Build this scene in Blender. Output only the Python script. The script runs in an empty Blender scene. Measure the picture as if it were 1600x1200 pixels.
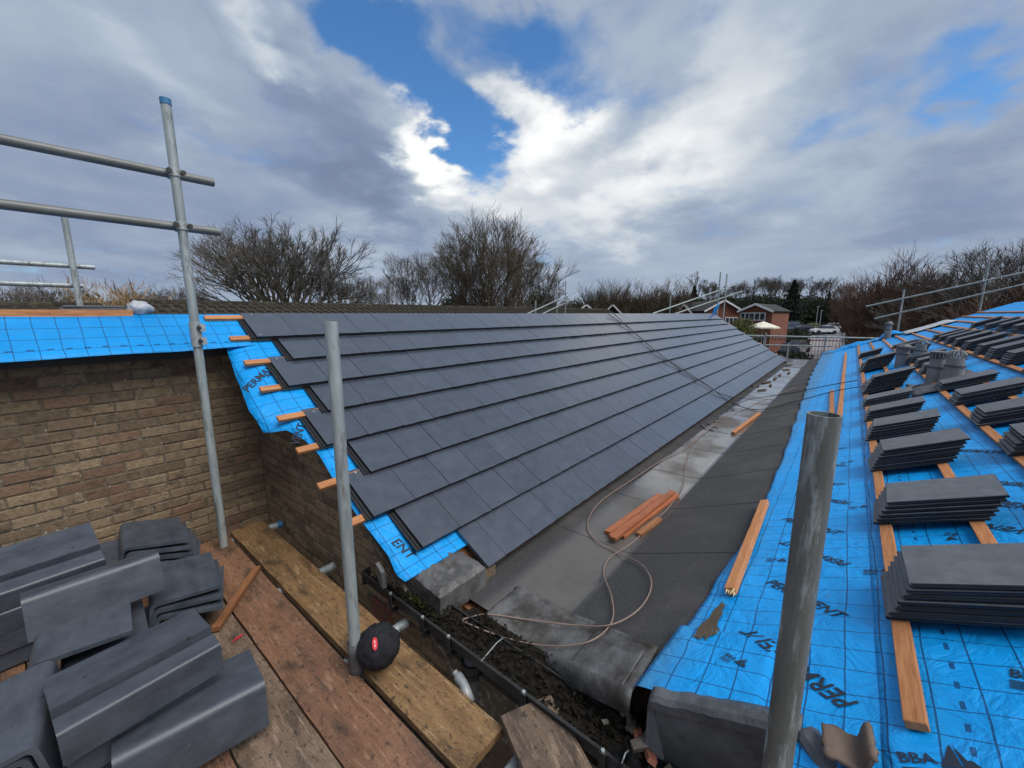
import bpy, math, random
from mathutils import Vector, Matrix, noise, Euler
random.seed(7)
R_ = math.radians
scene = bpy.context.scene
COL = scene.collection

# ------------------------------------------------------------------ camera
FPX = 635.0
PITCH = math.atan(110/635.0)
TH = R_(39.6)
HEAD = Vector((math.cos(TH), math.sin(TH), 0)); RIGHT = Vector((math.sin(TH), -math.cos(TH), 0)); UPW = Vector((0, 0, 1))
FWD = HEAD*math.cos(PITCH) - UPW*math.sin(PITCH); CUP = HEAD*math.sin(PITCH) + UPW*math.cos(PITCH)
cam = bpy.data.cameras.new('camera'); camo = bpy.data.objects.new('camera', cam); COL.objects.link(camo)
cam.sensor_width = 36; cam.lens = 36*FPX/1600; cam.clip_start = 0.05; cam.clip_end = 6000
camo.location = (0, 0, 0)
camo.rotation_euler = (R_(90)-PITCH, 0, TH-R_(90))
scene.camera = camo
GROUND = -5.0

# ------------------------------------------------------------------ look
vs = scene.view_settings
vs.view_transform = 'Standard'; vs.look = 'None'; vs.exposure = 0.35; vs.gamma = 1.0; vs.use_curve_mapping = False

def ray(x, y): return FWD + RIGHT*((x-800)/FPX) + CUP*((600-y)/FPX)
def onz(x, y, z): r = ray(x, y); return r*(z/r.z)
def onx(x, y, X): r = ray(x, y); return r*(X/r.x)
def azel(x, y):
    r = ray(x, y).normalized()
    return math.atan2(r.dot(RIGHT), r.dot(HEAD)), math.asin(r.z)

# ------------------------------------------------------------------ sky and sun
SUN_EL, SUN_AZ = R_(56), R_(-85)          # high on the right, veiled by cloud
def make_world():
    w = bpy.data.worlds.new('World'); scene.world = w; w.use_nodes = True
    nt = w.node_tree; nt.nodes.clear()
    N = nt.nodes.new; L = nt.links.new
    def val(sock, v):
        if hasattr(v, 'links'): L(v, sock)
        else: sock.default_value = v
    def M(op, a, b=0.0, c=None, clamp=False):
        n = N('ShaderNodeMath'); n.operation = op; n.use_clamp = clamp
        val(n.inputs[0], a); val(n.inputs[1], b)
        if c is not None: val(n.inputs[2], c)
        return n.outputs[0]
    tc = N('ShaderNodeTexCoord'); d = tc.outputs['Generated']
    def dot(v):
        n = N('ShaderNodeVectorMath'); n.operation = 'DOT_PRODUCT'; L(d, n.inputs[0]); n.inputs[1].default_value = v; return n.outputs['Value']
    az = M('ARCTAN2', dot(RIGHT), dot(HEAD)); zz = dot((0, 0, 1)); el = M('ARCSINE', zz)
    # perspective cloud-deck coordinates for the noise
    inv = M('DIVIDE', 1.0, M('ADD', M('MAXIMUM', zz, 0.0), 0.22))
    sc = N('ShaderNodeVectorMath'); sc.operation = 'SCALE'; L(d, sc.inputs[0]); L(inv, sc.inputs['Scale'])
    def fbm(scale, detail, rough, dist=0.0, off=0.0, vec=None):
        mp = N('ShaderNodeMapping'); L(vec or sc.outputs[0], mp.inputs[0]); mp.inputs['Location'].default_value = (off, off*0.7, off*1.3)
        n = N('ShaderNodeTexNoise'); L(mp.outputs[0], n.inputs['Vector']); n.inputs['Scale'].default_value = scale
        n.inputs['Detail'].default_value = detail; n.inputs['Roughness'].default_value = rough; n.inputs['Distortion'].default_value = dist
        return n.outputs[0], n.outputs[1]
    wv, wc = fbm(2.0, 3, 0.5, 0.2, 3.1)
    wv2, wc2 = fbm(8.0, 6, 0.62, 0.3, 8.7)
    ws = N('ShaderNodeSeparateColor'); L(wc, ws.inputs[0]); ws2 = N('ShaderNodeSeparateColor'); L(wc2, ws2.inputs[0])
    azw = M('ADD', az, M('ADD', M('MULTIPLY', M('SUBTRACT', ws.outputs[0], .5), .42), M('MULTIPLY', M('SUBTRACT', ws2.outputs[0], .5), .12)))
    elw = M('ADD', el, M('ADD', M('MULTIPLY', M('SUBTRACT', ws.outputs[1], .5), .34), M('MULTIPLY', M('SUBTRACT', ws2.outputs[1], .5), .11)))
    cv = N('ShaderNodeCombineXYZ'); L(azw, cv.inputs[0]); L(elw, cv.inputs[1])
    def blob(px, py, rx, ry, rot, wgt, soft=1.0, base=None):
        a, e = azel(px, py); a1, _ = azel(px+rx, py); _, e1 = azel(px, py-ry)
        mp = N('ShaderNodeMapping'); mp.vector_type = 'TEXTURE'; L(cv.outputs[0], mp.inputs[0])
        mp.inputs['Location'].default_value = (a, e, 0); mp.inputs['Rotation'].default_value = (0, 0, R_(rot))
        mp.inputs['Scale'].default_value = (abs(a1-a), abs(e1-e), 1)
        ln = N('ShaderNodeVectorMath'); ln.operation = 'LENGTH'; L(mp.outputs[0], ln.inputs[0])
        mr = N('ShaderNodeMapRange'); mr.interpolation_type = 'SMOOTHSTEP'; L(ln.outputs['Value'], mr.inputs[0])
        mr.inputs[1].default_value = 1.0; mr.inputs[2].default_value = 1.0-soft; mr.inputs[3].default_value = 0; mr.inputs[4].default_value = wgt
        return mr.outputs[0] if base is None else M('ADD', base, mr.outputs[0])
    f1, _ = fbm(1.3, 4, .5, .15, 1.3); f2, _ = fbm(4.2, 8, .56, .25, 5.5); f3, _ = fbm(2.2, 4, .45, .5, 11.0)
    # cloud cover: everywhere except the blue breaks
    gap = None
    for b in [(540, 30, 200, 130, -18, .70, 1), (640, 130, 210, 160, -38, .80, 1), (750, 215, 150, 100, -20, .62, 1), (850, 90, 240, 130, 8, .72, 1), (720, 20, 300, 100, 0, .50, 1),
              (1590, 90, 170, 140, 0, .42, 1), (1130, 20, 200, 80, 0, .30, 1), (1400, 120, 260, 90, 12, .30, 1), (1480, 150, 240, 60, 14, .30, 1), (990, 140, 130, 80, 10, .35, 1)]:
        gap = blob(*b, base=gap)
    cover = M('SUBTRACT', M('ADD', 1.05, M('MULTIPLY', M('SUBTRACT', f2, .5), 1.35)), gap)
    cover = M('ADD', cover, M('MULTIPLY', M('SUBTRACT', f1, .5), .5))
    for b in [(645, 245, 85, 65, -10, .75, .8), (870, 230, 130, 100, 20, .7, .9), (800, 165, 60, 60, 0, .5, .9)]:
        cover = blob(*b, base=cover)
    mrc = N('ShaderNodeMapRange'); mrc.interpolation_type = 'SMOOTHSTEP'; L(cover, mrc.inputs[0])
    mrc.inputs[1].default_value = .22; mrc.inputs[2].default_value = .98
    alpha = mrc.outputs[0]
    # cloud brightness
    br = M('ADD', .45, M('MULTIPLY', M('SUBTRACT', f1, .5), .34))
    br = M('ADD', br, M('MULTIPLY', M('SUBTRACT', f2, .5), .20))
    br = M('ADD', br, M('MULTIPLY', M('SUBTRACT', f3, .5), .25))
    for b in [(385, 30, 75, 90, 30, .42, 1), (190, 110, 170, 70, -20, .14, 1), (640, 240, 95, 70, -15, .66, 1), (840, 195, 150, 130, 20, .62, 1), (720, 280, 190, 70, -25, .32, 1),
              (1120, 150, 360, 150, 38, .28, 1), (900, 320, 300, 140, 10, .34, 1), (1150, 260, 460, 150, 8, .22, 1),
              (520, 240, 360, 100, -52, -.26, .9), (200, 300, 460, 230, 0, -.16, 1), (1500, 290, 330, 170, 10, -.18, 1), (1420, 60, 260, 90, 10, -.08, 1), (560, 400, 300, 60, 0, .10, 1)]:
        br = blob(*b, base=br)
    cr = N('ShaderNodeValToRGB'); L(br, cr.inputs[0]); e = cr.color_ramp.elements
    e[0].position = .05; e[0].color = (.140, .180, .275, 1); e[1].position = 1.0; e[1].color = (.78, .785, .785, 1)
    for p, c in ((.30, (.205, .255, .365, 1)), (.55, (.33, .39, .475, 1)), (.78, (.54, .575, .61, 1))):
        q = e.new(p); q.color = c
    sky = N('ShaderNodeTexSky'); sky.sky_type = 'NISHITA'; sky.sun_disc = False
    sky.sun_elevation = SUN_EL; sky.sun_rotation = R_(90)-SUN_AZ; sky.ozone_density = 3.0; sky.air_density = 1.0; sky.dust_density = .4
    tint = N('ShaderNodeMix'); tint.data_type = 'RGBA'; tint.blend_type = 'MULTIPLY'; tint.inputs[0].default_value = 1
    L(sky.outputs[0], tint.inputs[6]); tint.inputs[7].default_value = (.060, .098, .124, 1)
    mix = N('ShaderNodeMix'); mix.data_type = 'RGBA'; L(alpha, mix.inputs[0]); L(tint.outputs[2], mix.inputs[6])
    L(cr.outputs[0], mix.inputs[7])
    # below the horizon the sky goes on as the haze on the horizon
    bg = N('ShaderNodeBackground'); L(mix.outputs[2], bg.inputs[0]); bg.inputs[1].default_value = 1.0
    out = N('ShaderNodeOutputWorld'); L(bg.outputs[0], out.inputs[0])
    w.cycles.sampling_method = 'MANUAL'; w.cycles.sample_map_resolution = 512
make_world()
sun = bpy.data.lights.new('sun', 'SUN'); sun.energy = 2.5; sun.angle = R_(40); sun.color = (1.0, .975, .94)
suno = bpy.data.objects.new('sun', sun); COL.objects.link(suno)
sd = Vector((math.cos(SUN_EL)*math.cos(SUN_AZ), math.cos(SUN_EL)*math.sin(SUN_AZ), math.sin(SUN_EL)))
suno.rotation_euler = sd.to_track_quat('Z', 'Y').to_euler(); suno.location = (0, 0, 30)
scene.cycles.max_bounces = 6; scene.cycles.use_denoising = True

# ------------------------------------------------------------------ materials
MATS = {}
def mat(name, c1, c2=None, rough=.7, scale=8.0, detail=6, bump=0.0, bscale=None, spec=.5, rnd=0.0, metal=0.0, c3=None, s3=3.0, t3=(.55, .7), stretch=(1, 1, 1), rough2=None, coords='Object', bdist=.01):
    m = bpy.data.materials.new(name); m.use_nodes = True; MATS[name] = m
    nt = m.node_tree; N = nt.nodes.new; L = nt.links.new; b = nt.nodes['Principled BSDF']
    b.inputs['Roughness'].default_value = rough; b.inputs['Metallic'].default_value = metal; b.inputs['Specular IOR Level'].default_value = spec
    tc = N('ShaderNodeTexCoord'); mp = N('ShaderNodeMapping'); mp.inputs['Scale'].default_value = stretch
    oi = N('ShaderNodeObjectInfo')
    add = N('ShaderNodeVectorMath'); add.operation = 'ADD'
    rs = N('ShaderNodeMath'); rs.operation = 'MULTIPLY'; L(oi.outputs['Random'], rs.inputs[0]); rs.inputs[1].default_value = 37.0 if rnd else 0.0
    L(tc.outputs[coords], add.inputs[0]); L(rs.outputs[0], add.inputs[1]); L(add.outputs[0], mp.inputs[0])
    col = None
    if c2:
        n = N('ShaderNodeTexNoise'); n.inputs['Scale'].default_value = scale; n.inputs['Detail'].default_value = detail; n.inputs['Roughness'].default_value = .65; L(mp.outputs[0], n.inputs[0])
        r = N('ShaderNodeMapRange'); L(n.outputs[0], r.inputs[0]); r.inputs[1].default_value = .32; r.inputs[2].default_value = .68
        mx = N('ShaderNodeMix'); mx.data_type = 'RGBA'; L(r.outputs[0], mx.inputs[0]); mx.inputs[6].default_value = (*c1, 1); mx.inputs[7].default_value = (*c2, 1)
        col = mx.outputs[2]
        if rough2 is not None:
            rr = N('ShaderNodeMapRange'); L(n.outputs[0], rr.inputs[0]); rr.inputs[1].default_value = .35; rr.inputs[2].default_value = .65; rr.inputs[3].default_value = rough; rr.inputs[4].default_value = rough2; L(rr.outputs[0], b.inputs['Roughness'])
    if c3:
        n = N('ShaderNodeTexNoise'); n.inputs['Scale'].default_value = s3; n.inputs['Detail'].default_value = 8; n.inputs['Roughness'].default_value = .7; L(mp.outputs[0], n.inputs[0])
        r = N('ShaderNodeMapRange'); L(n.outputs[0], r.inputs[0]); r.inputs[1].default_value = t3[0]; r.inputs[2].default_value = t3[1]
        mx = N('ShaderNodeMix'); mx.data_type = 'RGBA'; L(r.outputs[0], mx.inputs[0]); L(col, mx.inputs[6]) if col else None; mx.inputs[7].default_value = (*c3, 1)
        col = mx.outputs[2]
    if rnd:
        hs = N('ShaderNodeHueSaturation'); mr = N('ShaderNodeMapRange'); L(oi.outputs['Random'], mr.inputs[0]); mr.inputs[3].default_value = 1-rnd; mr.inputs[4].default_value = 1+rnd
        L(mr.outputs[0], hs.inputs['Value'])
        if col: L(col, hs.inputs['Color'])
        else: hs.inputs['Color'].default_value = (*c1, 1)
        col = hs.outputs[0]
    if col: L(col, b.inputs['Base Color'])
    else: b.inputs['Base Color'].default_value = (*c1, 1)
    if bump:
        n = N('ShaderNodeTexNoise'); n.inputs['Scale'].default_value = bscale or scale*4; n.inputs['Detail'].default_value = 6; n.inputs['Roughness'].default_value = .7; L(mp.outputs[0], n.inputs[0])
        bp = N('ShaderNodeBump'); bp.inputs['Strength'].default_value = bump; bp.inputs['Distance'].default_value = bdist; L(n.outputs[0], bp.inputs['Height']); L(bp.outputs[0], b.inputs['Normal'])
    return m
def board_mat(name, a, b_, dark, light):
    # worn scaffold board: grain, broad dirt, small black specks and pale scuffs
    m = mat(name, a, b_, .6, 2.2, 8, .55, 34, .4, stretch=(8, 1.4, 8), c3=dark, s3=1.1, t3=(.50, .70), rnd=.06, bdist=.008)
    nt = m.node_tree; N = nt.nodes.new; L = nt.links.new; b = nt.nodes['Principled BSDF']; src = b.inputs['Base Color'].links[0].from_socket
    tc = N('ShaderNodeTexCoord')
    for sc_, lo, hi, col, st, det in ((46, .56, .64, dark, (1, .6, 1), 8), (16, .56, .68, light, (4, .4, 1), 8), (4.5, .52, .68, tuple(v*.8 for v in dark), (1.8, .7, 1), 10), (130, .58, .68, dark, (1, 1, 1), 3), (40, .60, .70, light, (6, .5, 1), 4)):
        mp = N('ShaderNodeMapping'); mp.inputs['Scale'].default_value = st; mp.inputs['Location'].default_value = (sc_, sc_*.3, 0); L(tc.outputs['Object'], mp.inputs[0])
        n = N('ShaderNodeTexNoise'); n.inputs['Scale'].default_value = sc_; n.inputs['Detail'].default_value = det; n.inputs['Roughness'].default_value = .6; L(mp.outputs[0], n.inputs[0])
        r = N('ShaderNodeMapRange'); L(n.outputs[0], r.inputs[0]); r.inputs[1].default_value = lo; r.inputs[2].default_value = hi; r.inputs[4].default_value = .82
        mx = N('ShaderNodeMix'); mx.data_type = 'RGBA'; L(r.outputs[0], mx.inputs[0]); L(src, mx.inputs[6]); mx.inputs[7].default_value = (*col, 1); src = mx.outputs[2]
    L(src, b.inputs['Base Color'])
mat('slate', (.031, .039, .055), (.047, .057, .077), .27, 9, 8, .22, 90, .8, rnd=.10, bdist=.003, rough2=.36)
_b = MATS['slate'].node_tree.nodes['Principled BSDF']; _b.inputs['Coat Weight'].default_value = .65; _b.inputs['Coat Roughness'].default_value = .23; _b.inputs['Coat IOR'].default_value = 1.5   # factory acrylic finish
mat('slate_edge_shade', (.009, .010, .012), (.017, .018, .021), .6, 20, 6, .4, 120, .4)  # slate sides near black: shade under courses and on stack sides put into colour
mat('stack_slate', (.078, .084, .093), (.125, .132, .142), .48, 14, 8, .35, 90, .5, rnd=.15, bdist=.004)
mat('verge_tile', (.036, .044, .058), (.074, .085, .104), .36, 9, 10, .35, 200, .6, rnd=.14, stretch=(.8, 1.3, 1.3), bdist=.003, c3=(.22, .24, .27), s3=30, t3=(.65, .76), rough2=.46)
mat('timber', (.38, .150, .058), (.55, .250, .105), .72, 5, 6, .35, 40, .3, rnd=.16, stretch=(1.2, 14, 14), c3=(.22, .075, .03), s3=3, t3=(.54, .72))
mat('wet_timber', (.30, .085, .032), (.46, .160, .065), .5, 5, 6, .35, 40, .5, rnd=.16, stretch=(1.2, 14, 14), c3=(.14, .045, .02), s3=3, t3=(.54, .74))
mat('old_timber', (.22, .088, .036), (.34, .155, .068), .75, 5, 6, .4, 40, .3, rnd=.12, stretch=(1.2, 14, 14), c3=(.12, .055, .03), s3=3, t3=(.55, .75))
board_mat('board_gold', (.185, .100, .040), (.325, .190, .082), (.042, .028, .018), (.42, .29, .155))
board_mat('board_red', (.17, .080, .042), (.30, .155, .088), (.050, .034, .025), (.36, .22, .14))
board_mat('board_grey', (.125, .082, .054), (.24, .165, .112), (.040, .030, .023), (.33, .24, .17))
mat('steel', (.25, .29, .285), (.46, .50, .50), .5, 16, 8, .4, 60, .5, metal=.3, rnd=.10, stretch=(1, 1, .2), c3=(.115, .11, .095), s3=22, t3=(.52, .68), bdist=.005)
mat('steel_dark', (.11, .115, .105), (.22, .225, .21), .5, 16, 8, .5, 70, .5, metal=.25, stretch=(1, 1, .18), c3=(.38, .43, .44), s3=26, t3=(.52, .62), bdist=.006)
mat('steel_rail', (.115, .12, .112), (.20, .205, .195), .5, 16, 8, .4, 70, .5, metal=.25, stretch=(.2, 1, 1), c3=(.27, .30, .30), s3=14, t3=(.56, .80), bdist=.005)
mat('coupler', (.34, .38, .38), (.50, .53, .52), .48, 10, 6, .3, 60, .5, metal=.5, c3=(.16, .14, .11), s3=8, t3=(.55, .7))
mat('bolt', (.025, .024, .022), (.05, .045, .04), .55, 30, 4)
mat('blue_cap', (.03, .15, .30), (.05, .20, .38), .5, 20)
mat('dark_wood', (.05, .035, .025), (.12, .075, .045), .8, 6, 6, .3, 40, stretch=(1, 8, 8))
mat('lead', (.060, .058, .056), (.165, .163, .160), .5, 7, 10, .6, 20, .5, metal=.1, c3=(.045, .037, .028), s3=4.5, t3=(.46, .62), bdist=.014)
mat('lead_dark', (.075, .078, .085), (.145, .148, .155), .55, 5, 8, .5, 22, .5, metal=.1, c3=(.038, .038, .042), s3=3.5, t3=(.5, .7), bdist=.012)
mat('iron', (.012, .012, .012), (.03, .028, .026), .45, 12, 6, .5, 50, .5, c3=(.06, .05, .04), s3=7, t3=(.6, .75))
mat('debris', (.007, .006, .005), (.028, .022, .014), .9, 30, 8, .9, 50, .2, c3=(.020, .023, .009), s3=6, t3=(.60, .70), bdist=.02)
mat('moss', (.016, .019, .007), (.038, .040, .013), .95, 40, 8, .9, 80, .1)
mat('stone', (.06, .05, .04), (.14, .12, .1), .8, 15, 6, .5, 60, rnd=.4)
mat('terracotta', (.22, .075, .045), (.30, .11, .06), .8, 14, 6, .4, 60)
mat('brown_tile', (.11, .075, .055), (.17, .12, .09), .8, 12, 6, .5, 60, c3=(.05, .04, .035), s3=5)
mat('mortar', (.12, .095, .068), (.21, .17, .125), .95, 30, 8, .9, 90, .2, c3=(.46, .42, .35), s3=30, t3=(.58, .64), bdist=.01)
mat('render', (.20, .15, .10), (.28, .21, .15), .9, 8, 8, .4, 60, .2, c3=(.1, .08, .06), s3=4)
mat('fascia', (.022, .022, .023), (.04, .04, .04), .6, 10)
mat('rubber', (.010, .010, .011), (.02, .02, .022), .5, 20)
mat('cloth', (.012, .012, .014), (.028, .028, .032), .85, 24, 6, .8, 90, .2, bdist=.01)
mat('tape', (.06, .055, .055), (.10, .095, .095), .7, 18, 6, .6, 60)
mat('red_badge', (.55, .012, .03), (.62, .02, .04), .5, 20)
mat('badge_mark', (.8, .45, .45), None, .5)
mat('print', (.010, .018, .035), None, .6)
mat('hose', (.20, .135, .11), (.27, .19, .155), .6, 12, rnd=.05)
mat('cable', (.022, .020, .022), (.035, .03, .03), .5, 12)
mat('grey_plastic', (.17, .18, .185), (.25, .26, .265), .5, 9, 6, .2, 40, rnd=.1)
mat('dark_plastic', (.07, .073, .078), (.11, .113, .12), .5, 9, 6, .2, 40)
mat('clear_plastic', (.20, .215, .225), (.42, .44, .45), .25, 8, 6, .6, 12)
mat('bag', (.36, .38, .40), (.58, .60, .62), .4, 9, 6, .8, 14)
mat('splinter', (.62, .42, .20), (.72, .52, .28), .8, 14)
mat('grass', (.045, .055, .018), (.075, .080, .03), .95, .4, 8, .5, 4, .2)
mat('soil', (.06, .045, .03), (.09, .07, .045), .95, .6, 8)
mat('asphalt', (.10, .105, .115), (.15, .155, .165), .6, .5, 8, .2, 10)
mat('paving', (.19, .165, .165), (.26, .23, .23), .7, .6, 8)
mat('bark', (.052, .042, .032), (.085, .070, .052), .95, 3, 4)
mat('twig', (.095, .083, .072), (.145, .128, .110), .95, .6, 4)
mat('twig_red', (.095, .053, .040), (.140, .085, .062), .95, .6, 4)
mat('twig_tan', (.26, .17, .085), (.36, .25, .13), .95, .6, 4)
mat('twig_brown', (.085, .062, .040), (.125, .095, .06), .95, .6, 4)
mat('needle', (.010, .018, .010), (.022, .034, .016), .9, 1.2, 4)
mat('bush_leaf', (.06, .085, .022), (.15, .15, .045), .8, 2.0, 4)
mat('hedge_leaf', (.020, .030, .016), (.042, .050, .026), .85, 1.5, 4)
mat('far_brick', (.17, .062, .040), (.23, .088, .055), .9, 1.5, 6)
mat('far_roof', (.020, .018, .018), (.034, .030, .029), .85, 2, 6)
mat('white_paint', (.72, .72, .72), (.8, .8, .8), .5, 2)
mat('glass', (.03, .035, .045), (.07, .08, .10), .08, .8, 3)
mat('canvas', (.66, .62, .50), (.74, .70, .58), .8, 2)
mat('mossy_tile', (.024, .021, .017), (.050, .042, .031), .9, 6, 6, .5, 30, .2, rnd=.35, c3=(.055, .06, .025), s3=3)
mat('car_dark', (.02, .022, .028), None, .25); mat('car_silver', (.36, .38, .40), None, .25, metal=.4); mat('car_white', (.7, .7, .7), None, .25); mat('car_blue', (.03, .05, .10), None, .25)

def brick_mat(name, a, b, c):
    m = mat(name, a, b, .92, 40, 8, 1.0, 80, .2, rnd=.13, c3=c, s3=12, t3=(.52, .68), bdist=.008)
    return m
brick_mat('brick_buff', (.20, .14, .083), (.32, .235, .15), (.10, .075, .052))
brick_mat('brick_red', (.165, .100, .064), (.25, .160, .105), (.10, .065, .048))
brick_mat('brick_dark', (.145, .102, .066), (.235, .170, .112), (.07, .06, .042))
brick_mat('brick_light', (.195, .143, .089), (.30, .225, .147), (.14, .105, .075))

def felt_mat():
    # mineral roofing felt with a film of standing water in the flat of the valley
    m = mat('valley_felt', (.034, .033, .034), (.052, .050, .050), .85, 60, 6, .8, 260, .4, bdist=.004, c3=(.080, .074, .068), s3=1.4, t3=(.5, .7))
    nt = m.node_tree; N = nt.nodes.new; L = nt.links.new; b = nt.nodes['Principled BSDF']
    tc = N('ShaderNodeTexCoord'); sp = N('ShaderNodeSeparateXYZ'); L(tc.outputs['Object'], sp.inputs[0])
    n = N('ShaderNodeTexNoise'); n.inputs['Scale'].default_value = 1.1; n.inputs['Detail'].default_value = 4; L(tc.outputs['Object'], n.inputs[0])
    def mr(s, a, b_, c=0, d=1):
        q = N('ShaderNodeMapRange'); q.interpolation_type = 'SMOOTHSTEP'; L(s, q.inputs[0]); q.inputs[1].default_value = a; q.inputs[2].default_value = b_; q.inputs[3].default_value = c; q.inputs[4].default_value = d; return q.outputs[0]
    def mul(a, b_):
        q = N('ShaderNodeMath'); q.operation = 'MULTIPLY'; L(a, q.inputs[0]); L(b_, q.inputs[1]); return q.outputs[0]
    wet = mul(mul(mr(sp.outputs[1], 1.0, 1.04), mr(sp.outputs[1], 1.62, 1.50)), mr(n.outputs[0], .30, .46))
    wet = mul(wet, mr(sp.outputs[0], 2.2, 4.2, .35, 1))
    ro = N('ShaderNodeMapRange'); L(wet, ro.inputs[0]); ro.inputs[3].default_value = .8; ro.inputs[4].default_value = .16
    L(ro.outputs[0], b.inputs['Roughness']); L(wet, b.inputs['Coat Weight']); b.inputs['Coat Roughness'].default_value = .06; b.inputs['Coat IOR'].default_value = 1.4
    bp = [x for x in nt.nodes if x.type == 'BUMP'][0]
    st = N('ShaderNodeMapRange'); L(wet, st.inputs[0]); st.inputs[3].default_value = .8; st.inputs[4].default_value = .03; L(st.outputs[0], bp.inputs['Strength'])
felt_mat()
def dust_valley():
    m = MATS['valley_felt']; nt = m.node_tree; N = nt.nodes.new; L = nt.links.new; b = nt.nodes['Principled BSDF']; src = b.inputs['Base Color'].links[0].from_socket
    tc = N('ShaderNodeTexCoord'); sp = N('ShaderNodeSeparateXYZ'); L(tc.outputs['Object'], sp.inputs[0])
    def mr(s_, a, b_, c=0, d=1):
        q = N('ShaderNodeMapRange'); q.interpolation_type = 'SMOOTHSTEP'; L(s_, q.inputs[0]); q.inputs[1].default_value = a; q.inputs[2].default_value = b_; q.inputs[3].default_value = c; q.inputs[4].default_value = d; return q.outputs[0]
    def op(o_, a, b_):
        q = N('ShaderNodeMath'); q.operation = o_; L(a, q.inputs[0])
        if hasattr(b_, 'links'): L(b_, q.inputs[1])
        else: q.inputs[1].default_value = b_
        return q.outputs[0]
    n = N('ShaderNodeTexNoise'); n.inputs['Scale'].default_value = 3.0; n.inputs['Detail'].default_value = 8; n.inputs['Roughness'].default_value = .7; L(tc.outputs['Object'], n.inputs[0])
    yy = op('ADD', sp.outputs[1], op('MULTIPLY', n.outputs[0], .12))
    silt = op('MULTIPLY', op('MULTIPLY', mr(yy, 1.10, 1.13), mr(yy, 1.60, 1.48)), mr(n.outputs[0], .25, .55, .45, 1))
    mx = N('ShaderNodeMix'); mx.data_type = 'RGBA'; L(silt, mx.inputs[0]); L(src, mx.inputs[6]); mx.inputs[7].default_value = (.105, .094, .084, 1)
    n2 = N('ShaderNodeTexNoise'); n2.inputs['Scale'].default_value = 230; n2.inputs['Detail'].default_value = 2; L(tc.outputs['Object'], n2.inputs[0])
    g = mr(n2.outputs[0], .56, .68, 0, .55); mx2 = N('ShaderNodeMix'); mx2.data_type = 'RGBA'; L(g, mx2.inputs[0]); L(mx.outputs[2], mx2.inputs[6]); mx2.inputs[7].default_value = (.16, .155, .15, 1)
    L(mx2.outputs[2], b.inputs['Base Color'])
dust_valley()

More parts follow.
